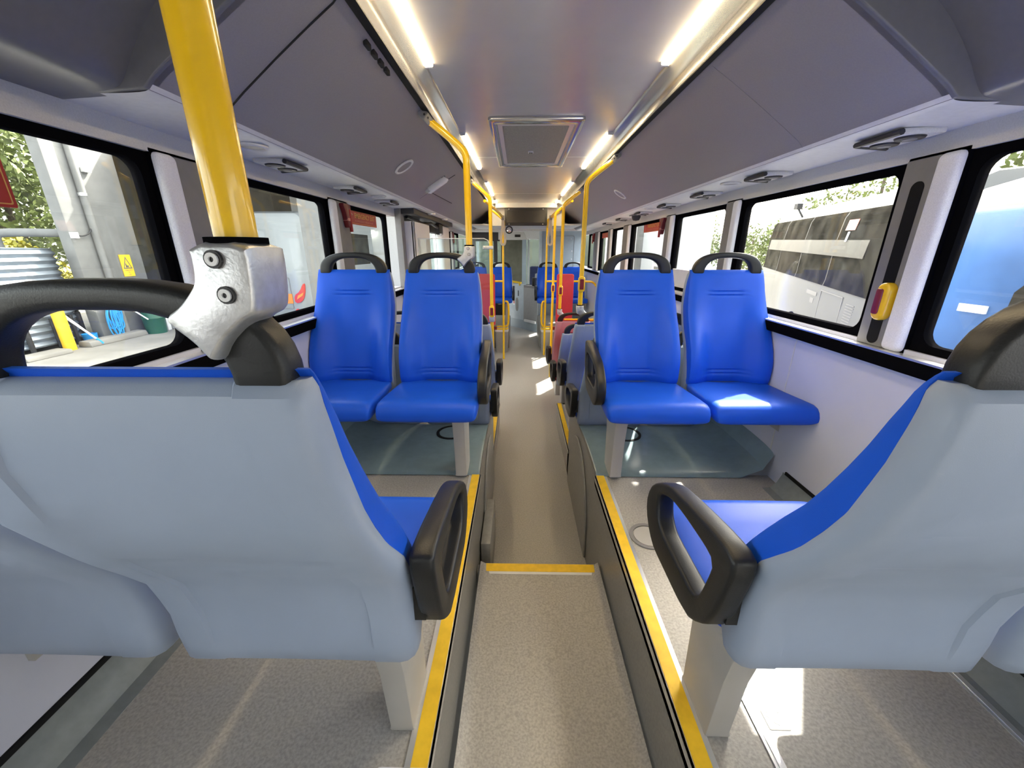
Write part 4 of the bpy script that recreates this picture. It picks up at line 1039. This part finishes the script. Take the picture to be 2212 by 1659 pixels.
b = BM(); tube(b, [(-7.60, 8.08, .06), (-7.58, 8.13, .075), (-7.60, 8.18, .06)], .012, 8); part('handle', b, M['green'], t)
t = thing('jerrycan', 'white jerrycan behind the green bin', 'jerrycan', (-7.75, 8.38, YZ))
b = BM(); box(b, -7.90, -7.67, 8.36, 8.46, YZ, -.22); bevel(b, .02, 2); part('body', b, M['white'], t)
b = BM(); box(b, -7.86, -7.72, 8.36, 8.45, -.22, -.12); bevel(b, .02, 2); part('yellow_funnel', b, M['bollard'], t)
one('meter_box', bbox(-7.75, -7.5, 8.52, 8.66, YZ, -.42, .02), M['white'], 'small white box on the slab at the foot of the column', 'box', (-7.62, 8.6, YZ))
one('bucket', (lambda b: (lathe(b, [(.001, YZ), (.09, YZ), (.11, -.42), (.10, -.42), (.08, YZ + .02)], 18, (-8.1, 7.14, 0)), b)[1])(BM()), M['hose'], 'blue bucket behind the white broom sticks', 'bucket', (-8.1, 7.14, YZ))
for i, (p, q, lab) in enumerate((((-8.25, 6.45, .62), (-7.75, 6.98, YZ + .06), 'long white broom stick leaning on the tank'), ((-8.15, 6.9, -.1), (-7.80, 7.02, YZ + .05), 'shorter white broom stick leaning on the kerb'), ((-7.80, 7.60, .12), (-7.62, 7.90, -.28), 'white stick with a green grip leaning toward the green bin'))):
    t = thing('broom_stick', lab, 'broom stick', p, 0, 'leaning broom sticks')
    b = BM(); tube(b, [p, q], .013, 8); part('stick', b, M['paper'], t)
    b = BM(); v = (Vector(q) - Vector(p)); e0 = Vector(p) + v * (.94 if i < 2 else .42); e1 = Vector(p) + v * (1.03 if i < 2 else .52)
    tube(b, [tuple(e0), tuple(e1)], .022, 8); o = part('brush' if i < 2 else 'grip', b, M['hose'] if i < 2 else M['bollard'], t)

# building and canopy
b = BM(); box(b, -10.0, -2.6, 8.9, 17.3, 3.3, 3.5)
struct('canopy_roof', b, M['canopy'], 'dark olive canopy roof over the loading yard', 'canopy')
b = BM(); box(b, -10.0, -9.9, 9.0, 17.3, GND, 3.3); box(b, -9.9, -8.05, 17, 17.3, GND, 3.3)
struct('wall_canopy', b, M['canopy'], 'dark back wall under the canopy', 'wall')
t = thing('building', 'pale building wall with a roller door beyond the left windows', 'building', (-5, 15.2, GND))
b = BM(); box(b, -8.1, -3.2, 15, 15.4, GND, 3.3); part('wall', b, M['white'], t)
b = BM(); box(b, -6.3, -4.9, 14.95, 15, GND, .9); part('roller_door', b, M['paper'], t)
b = BM(); box(b, -6.4, -6.3, 14.93, 15, GND, 1.0); box(b, -4.9, -4.8, 14.93, 15, GND, 1.0); box(b, -6.4, -4.8, 14.93, 15, .9, 1.0); part('door_frame', b, M['flange'], t)
t = thing('tube_light', 'glowing fluorescent tube on the pale building wall', 'tube light', (-5.65, 14.9, 1.62))
b = BM(); tube(b, [(-6.05, 14.9, 1.66), (-5.2, 14.9, 1.66)], .05, 10); part('tube', b, M['tube'], t)
b = BM(); box(b, -6.1, -5.15, 14.9, 14.995, 1.70, 1.76); part('batten', b, M['white'], t)
one('yard_column', bbox(-4.36, -3.96, 8.3, 8.7, GND, 3.3, .02), M['concrete'], 'slim pale column in front of the white bus on the left', 'column', (-4.16, 8.5, GND))
# white bus seen from behind
t = thing('white_bus', 'back of a white bus parked under the canopy', 'bus', (-6.4, 12.5, GND))
b = BM()
rr_ = lambda d, zt: [(px, 0, pz) for px, pz in roundrect(-7.75 + d, -5.2 - d, GND + .25, zt - d, .16, 6)]
loft(b, [[(p[0], y, p[2]) for p in rr_(d, 1.95)] for y, d in ((10.0, .14), (10.04, .05), (10.15, 0), (14.6, 0))]); part('body', b, M['buswhite'], t)
b = BM(); box(b, -5.225, -5.19, 10.55, 14.2, .62, 1.55); bevel(b, .01, 2); part('side_glass', b, M['darkglass'], t)
b = BM(); band(b, roundrect(-7.6, -5.75, -.35, .42, .03), roundrect(-7.585, -5.765, -.335, .405, .025), 'y', 9.985, 10.0); box(b, -7.5, -5.55, 9.985, 10.0, -.52, -.505); part('engine_lid_line', b, M['pillarg'], t)
b = BM(); prism(b, chaikin([(-5.68, -.22), (-5.50, -.18), (-5.40, .0), (-5.36, .28), (-5.42, .26), (-5.52, .08), (-5.68, -.02)], 1, True), 'y', 9.965, 10.01); o = part('tail_light', b, M['redlens'], t)
b = BM(); prism(b, [(-5.62, -.12), (-5.46, -.02), (-5.42, .06), (-5.58, -.02)], 'y', 9.955, 9.97); part('indicator', b, M['orange'], o)
b = BM(); box(b, -6.03, -5.74, 9.98, 10.0, -.22, .02); o = part('marker_plate', b, M['orange'], t)
b = BM(); prism(b, [(-6.01, .0), (-5.84, .0), (-5.86, -.10), (-5.98, -.18)], 'y', 9.97, 9.985); part('red_corner', b, M['redsun'], o)
b = BM(); lathe(b, [(.001, 9.97), (.045, 9.975), (.05, 10.0)], 14, (-5.66, 0, -.40), 'y'); part('reflector', b, M['redlens'], t)
b = BM(); box(b, -6.3, -6.0, 9.985, 10.0, .98, .995); part('brake_light', b, M['redd'], t)
b = BM(); box(b, -7.6, -5.35, 9.99, 14, GND + .05, GND + .3); part('chassis', b, M['dark'], t)
for i, (wx, wy) in enumerate(((-5.3, 11.4), (-7.6, 11.4), (-5.3, 13.8), (-7.6, 13.8))):
    b = BM(); lathe(b, [(.001, wx - .1), (.40, wx - .1), (.45, wx - .06), (.45, wx + .08), (.40, wx + .1), (.001, wx + .1)], 24, (0, wy, GND + .45), 'x'); part('wheel', b, M['rubber'], t)

# ------------------------------------------------------------------ outside, right
N0, N1 = Vector((4.85, 5.8)), Vector((7.44, 12.7)); du = (N1 - N0).normalized(); dn = Vector((du.y, -du.x))
def cp(s, w, z):
    q = N0 + du * s + dn * w
    return (q.x, q.y, z + .022 * (s - 3.5))
t = thing('white_coach', 'white coach with a dark window band parked right of the bus', 'coach', (7.2, 8.4, GND))
SA, SB = -1.3, 7.3
b = BM(); rings = []
prof = [(.0, -.75), (.0, .2), (.015, .62), (.04, 1.25), (.09, 1.62), (.22, 1.86), (.42, 1.96), (1.2, 2.02), (2.0, 1.96), (2.25, 1.6), (2.3, .6), (2.3, -.75)]
for s, sc in ((SA, .94), (SA + .08, .99), (SA + .3, 1), (SB - .4, 1), (SB - .1, .97), (SB, .90)):
    rings.append([cp(s, 1.15 + (w - 1.15) * sc, -.75 + (z + .75) * (sc if z > 0 else 1)) for w, z in prof])
loft(b, rings); part('body', b, M['coachwhite'], t, 50)
b = BM()
wp = [(-.008, .52), (.012, .62), (.032, 1.25), (.082, 1.62), (.13, 1.72)]
loft(b, [[cp(s, w, z) for w, z in wp] for s in (-.55, SB - .35)], caps=False, closed=False)
loft(b, [[cp(s, w + d, z) for w, z in wp] for s, d in ((SB - .35, 0), (SB - .12, .03), (SB - .0, .12))], caps=False, closed=False)
part('window_band', b, M['darkglass'], t)
b = BM(); loft(b, [[cp(s, w, z) for w, z in [(.005, 1.02), (.030, 1.25), (.045, 1.32)]] for s in (.2, SB - .5)], caps=False, closed=False); part('inner_blinds', b, mat('coach_curtains', (.07, .065, .052), .6, var=.2, vscale=3), t)
b = BM()
for sa_ in (1.5, 3.4, 5.3): loft(b, [[cp(s, w - .002, z) for w, z in wp] for s in (sa_, sa_ + .03)], caps=False, closed=False)
part('window_joint', b, M['dark'], t)
b = BM()
pn = [(.50, .44), (1.55, .44), (1.55, -.28), (.50, -.28)]
band(b, [(p[0], p[1]) for p in pn], [(.515, .425), (1.535, .425), (1.535, -.265), (.515, -.265)], 'x', -1, -.99)
for v in b.verts: v.co = Vector(cp(v.co.y, -.004 if v.co.x < -.995 else .004, v.co.z))
part('panel_line', b, M['pillarg'], t)
b = BM()
for k in range(18):
    z = .36 - k * .04
    loft(b, [[cp(.02 + .01 * k * .3, -.003, z), cp(.32 + .003 * k, -.003, z - .002), cp(.32 + .003 * k, -.003, z + .010), cp(.02 + .003 * k, -.003, z + .012)], [cp(.02 + .003 * k, .004, z), cp(.32 + .003 * k, .004, z), cp(.32 + .003 * k, .004, z + .01), cp(.02 + .003 * k, .004, z + .01)]])
part('louvre', b, M['pillarg'], t)
b = BM()
for (s0, s1, za, zb) in ((1.75, 2.35, .30, .37), (1.85, 2.05, .16, .25)):
    loft(b, [[cp(s0, -.004, za), cp(s1, -.004, za), cp(s1, -.004, zb), cp(s0, -.004, zb)], [cp(s0, .004, za), cp(s1, .004, za), cp(s1, .004, zb), cp(s0, .004, zb)]])
part('grey_emblem', b, M['pillarg'], t)
b = BM(); tube(b, [cp(4.2, .08, 1.75), cp(4.2, -.05, 1.95)], .02, 8); box(b, *[v for pr_ in zip([c - .05 for c in cp(4.2, -.05, 1.97)], [c + .07 for c in cp(4.2, -.05, 1.97)]) for v in pr_]); part('mirror_arm', b, M['dark'], t)
for s in (6.4, 3.0):
    b = BM(); rings = []
    for w, r in ((-.02, .30), (-.03, .38), (.2, .42)): rings.append([cp(s + r * math.cos(a), w, -.56 + r * math.sin(a)) for a in [2 * PI * i / 24 for i in range(24)]])
    loft(b, rings); part('wheel', b, M['rubber'], t)
b = BM(); loft(b, [[cp(s, w, z) for w, z in [(.04, 1.42), (.07, 1.58), (.062, 1.58), (.035, 1.42)]] for s in (.85, 1.25)]); part('paper_notice', b, M['pinkt'], t)
b = BM(); loft(b, [[cp(s, w, z) for w, z in [(.026, 1.25), (.048, 1.40), (.040, 1.40), (.018, 1.25)]] for s in (1.05, 1.12)]); part('paper_strip', b, M['paper'], t)

t = thing('blue_coach', 'blue coach with white roof close to the right foreground window', 'coach', (4.8, 1.9, GND))
b = BM(); prof = [(3.62, -.55), (3.60, .2), (3.62, 1.0), (3.68, 1.35), (3.76, 1.44), (5.9, 1.44), (5.95, .2), (5.95, -.55)]
loft(b, [[(x + d, y, z - d * .6) for x, z in prof] for y, d in ((-1.5, 0), (3.60, 0), (3.72, .05), (3.78, .16))]); part('body', b, M['coachblue'], t, 50)
b = BM(); prof = [(3.70, 1.36), (3.74, 1.45), (3.86, 1.56), (4.2, 1.66), (5.4, 1.66), (5.9, 1.45)]
loft(b, [[(x + d, y, z) for x, z in prof] for y, d in ((-1.5, 0), (3.6, 0), (3.74, .08))]); part('white_roof', b, M['coachwhite'], t, 50)
b = BM(); prism(b, chaikin([(-1.3, .15), (2.93, .15), (2.98, .75), (2.9, .86), (2.5, .92), (-1.3, .98)], 1, True), 'x', 3.585, 3.63); part('side_glass', b, M['darkglass'], t)  # tree reflection put in as a dark glass shape
b = BM(); box(b, 3.592, 3.61, 3.10, 3.30, .60, .66); part('white_reflection', b, M['paper'], t)  # bright reflection on the coach side, made as a white plate
b = BM(); box(b, 3.60, 3.63, -1.4, 3.6, .06, .075); part('moulding', b, M['dark'], t)
for wy in (-.6, 2.6):
    b = BM(); lathe(b, [(.001, 3.6), (.40, 3.6), (.45, 3.64), (.45, 3.85), (.001, 3.85)], 24, (0, wy, GND + .45), 'x'); part('wheel', b, M['rubber'], t)

tree('tree', 'big tree reaching over the blue coach on the right', 'tree', 10.2, 6.6, GND, [(0, 0, 4.3, 1.7, 1.6, 1.2), (-.8, .6, 3.8, 1.3, 1.2, 1.0), (1.0, -1.2, 4.6, 1.6, 1.5, 1.2)], 'leafg', 1500, .085, 31)
tree('tree', 'tree with thin branches showing over the white coach roof', 'tree', 13.2, 16.0, GND, [(0, 0, 4.4, 1.3, 1.2, .7), (-1.2, .6, 3.7, 1.1, 1, .55), (1.3, -.6, 4.9, 1.1, 1, .6), (.2, -1.4, 5.4, .9, .9, .4)], 'leafg', 330, .085, 41)
tree('tree', 'leafy green tree just left of the white coach end', 'tree', 10.9, 17.2, GND, [(0, 0, 2.5, .9, .9, .8), (-.7, .4, 1.5, .9, .9, .8), (.5, -.2, 1.3, .9, .9, .8)], 'leafg', 900, .08, 51)
for i, (x, y, h) in enumerate(((11.6, 26, 3.3), (13.8, 27.2, 3.6), (15.9, 28.6, 3.0))):
    tree('young_tree', ['leftmost', 'middle', 'rightmost'][i] + ' of three young trees beyond the right windows', 'tree', x, y, GND, [(0, 0, h, .6, .6, .8), (.2, .2, h - 1, .6, .6, .6)], 'leafg', 260, .085, 61 + i, True, 'young trees')
tree('hedge', 'pink flowered hedge beyond the right windows', 'hedge', 10.8, 21.5, GND, [(0, 0, .45, 1.4, .8, .6), (1.6, .3, .5, 1.2, .8, .65), (-1.4, -.3, .45, 1.2, .7, .55)], 'leafr', 1500, .06, 71, False)
tree('shrub', 'dark rounded shrub in front of the pink hedge', 'shrub', 7.6, 18.6, GND, [(0, 0, .55, .75, .7, .7)], 'leafd', 1600, .06, 77, False)
tree('tree_line', 'hazy distant row of trees beyond the right windows', 'trees', 22, 40, GND, [(i * 2.6 - 8, -i * .8, 2.0, 2.0, 1.5, 1.8) for i in range(8)], 'leafd', 700, .16, 81, False)

b = BM(); box(b, -3.1, 3.2, 15.5, 16, GND, 4)
one('dimming_wall', b, mat('green_grey_dimming_wall', (.13, .15, .11), .7, var=.2, vscale=1.5), 'added green grey wall dimming the view ahead of the bus', 'building', (-1, 15.7, GND))  # wall added to dim the bright view through the windscreen
t = thing('white_building', 'bright white shed wall beyond the far right windows', 'building', (4, 18, GND))
b = BM(); box(b, 3.9, 4.4, 9.6, 34, GND, 4.2); part('wall', b, M['white'], t)
b = BM()
for yy in (10.2, 13.2, 17.5, 22): box(b, 3.82, 3.9, yy, yy + .5, GND, 4.2)
part('ribs', b, M['concrete'], t)
t = thing('arrow_sign', 'white sign with a grey arrow on the shed wall, seen through a seat handle', 'sign', (3.8, 11.2, .6))
b = BM(); box(b, 3.79, 3.81, 10.72, 11.72, .42, .80); part('sheet', b, M['paper'], t)
b = BM(); prism(b, [(11.55, .565), (11.02, .565), (11.02, .51), (10.80, .60), (11.02, .69), (11.02, .635), (11.55, .635)], 'x', 3.784, 3.79); part('arrow', b, M['pillarg'], t)
lettering('lettering', 'YOU OPTION', .5, .06, M['pillarg'], t, (3.786, 11.64, .72), (0, -1, 0), (0, 0, 1), .001)

# ------------------------------------------------------------------ light
SUN = Vector((.56, .80, 1.0)).normalized()
ld = bpy.data.lights.new('sun', 'SUN'); ld.energy = SUNE; ld.angle = math.radians(.8); ld.color = (1, .95, .86)
lo = bpy.data.objects.new('sun', ld); COL.objects.link(lo); lo.rotation_euler = (-SUN).to_track_quat('-Z', 'Y').to_euler(); lo.location = (10, 14, 18)
w = bpy.data.worlds.new('sky'); SC.world = w; w.use_nodes = True
nt = w.node_tree; bg = nt.nodes['Background']
sk = nt.nodes.new('ShaderNodeTexSky'); sk.sky_type = 'NISHITA'; sk.sun_disc = False
sk.sun_elevation = math.asin(SUN.z); sk.sun_rotation = math.atan2(SUN.x, SUN.y)
sk.air_density = 1.2; sk.dust_density = 5.0; sk.ozone_density = 1.0
hs = nt.nodes.new('ShaderNodeHueSaturation'); hs.inputs['Saturation'].default_value = .38
nt.links.new(sk.outputs[0], hs.inputs['Color'])
mu = nt.nodes.new('ShaderNodeMix'); mu.data_type = 'RGBA'; mu.blend_type = 'MULTIPLY'; mu.inputs[0].default_value = 1; mu.inputs[7].default_value = (1.04, 1.015, .94, 1)
nt.links.new(hs.outputs[0], mu.inputs[6])
tc = nt.nodes.new('ShaderNodeTexCoord'); sp = nt.nodes.new('ShaderNodeSeparateXYZ'); nt.links.new(tc.outputs['Generated'], sp.inputs[0])
rp = nt.nodes.new('ShaderNodeValToRGB'); nt.links.new(sp.outputs['Z'], rp.inputs['Fac'])      # hazy horizon
rp.color_ramp.elements[0].position = .0; rp.color_ramp.elements[0].color = (HZ, HZ, HZ * 1.02, 1); rp.color_ramp.elements[1].position = .5; rp.color_ramp.elements[1].color = (0, 0, 0, 1)
ad = nt.nodes.new('ShaderNodeMix'); ad.data_type = 'RGBA'; ad.blend_type = 'ADD'; ad.inputs[0].default_value = 1
nt.links.new(mu.outputs[2], ad.inputs[6]); nt.links.new(rp.outputs[0], ad.inputs[7]); nt.links.new(ad.outputs[2], bg.inputs[0]); bg.inputs[1].default_value = SKY
# strip lights also light the ceiling: emission of the diffusers

# ------------------------------------------------------------------ camera
cd = bpy.data.cameras.new('camera'); co = bpy.data.objects.new('camera', cd); COL.objects.link(co)
cd.sensor_width = 36; cd.lens = 845 / 2212 * 36; cd.clip_start = .01; cd.clip_end = 300
co.location = (0, 0, 1.07); co.rotation_euler = (math.radians(90 - 18.912), 0, math.radians(1.026))
SC.camera = co
vs = SC.view_settings; vs.view_transform = 'Standard'; vs.look = 'None'; vs.gamma = 1; vs.use_curve_mapping = False
vs.exposure = EXPO
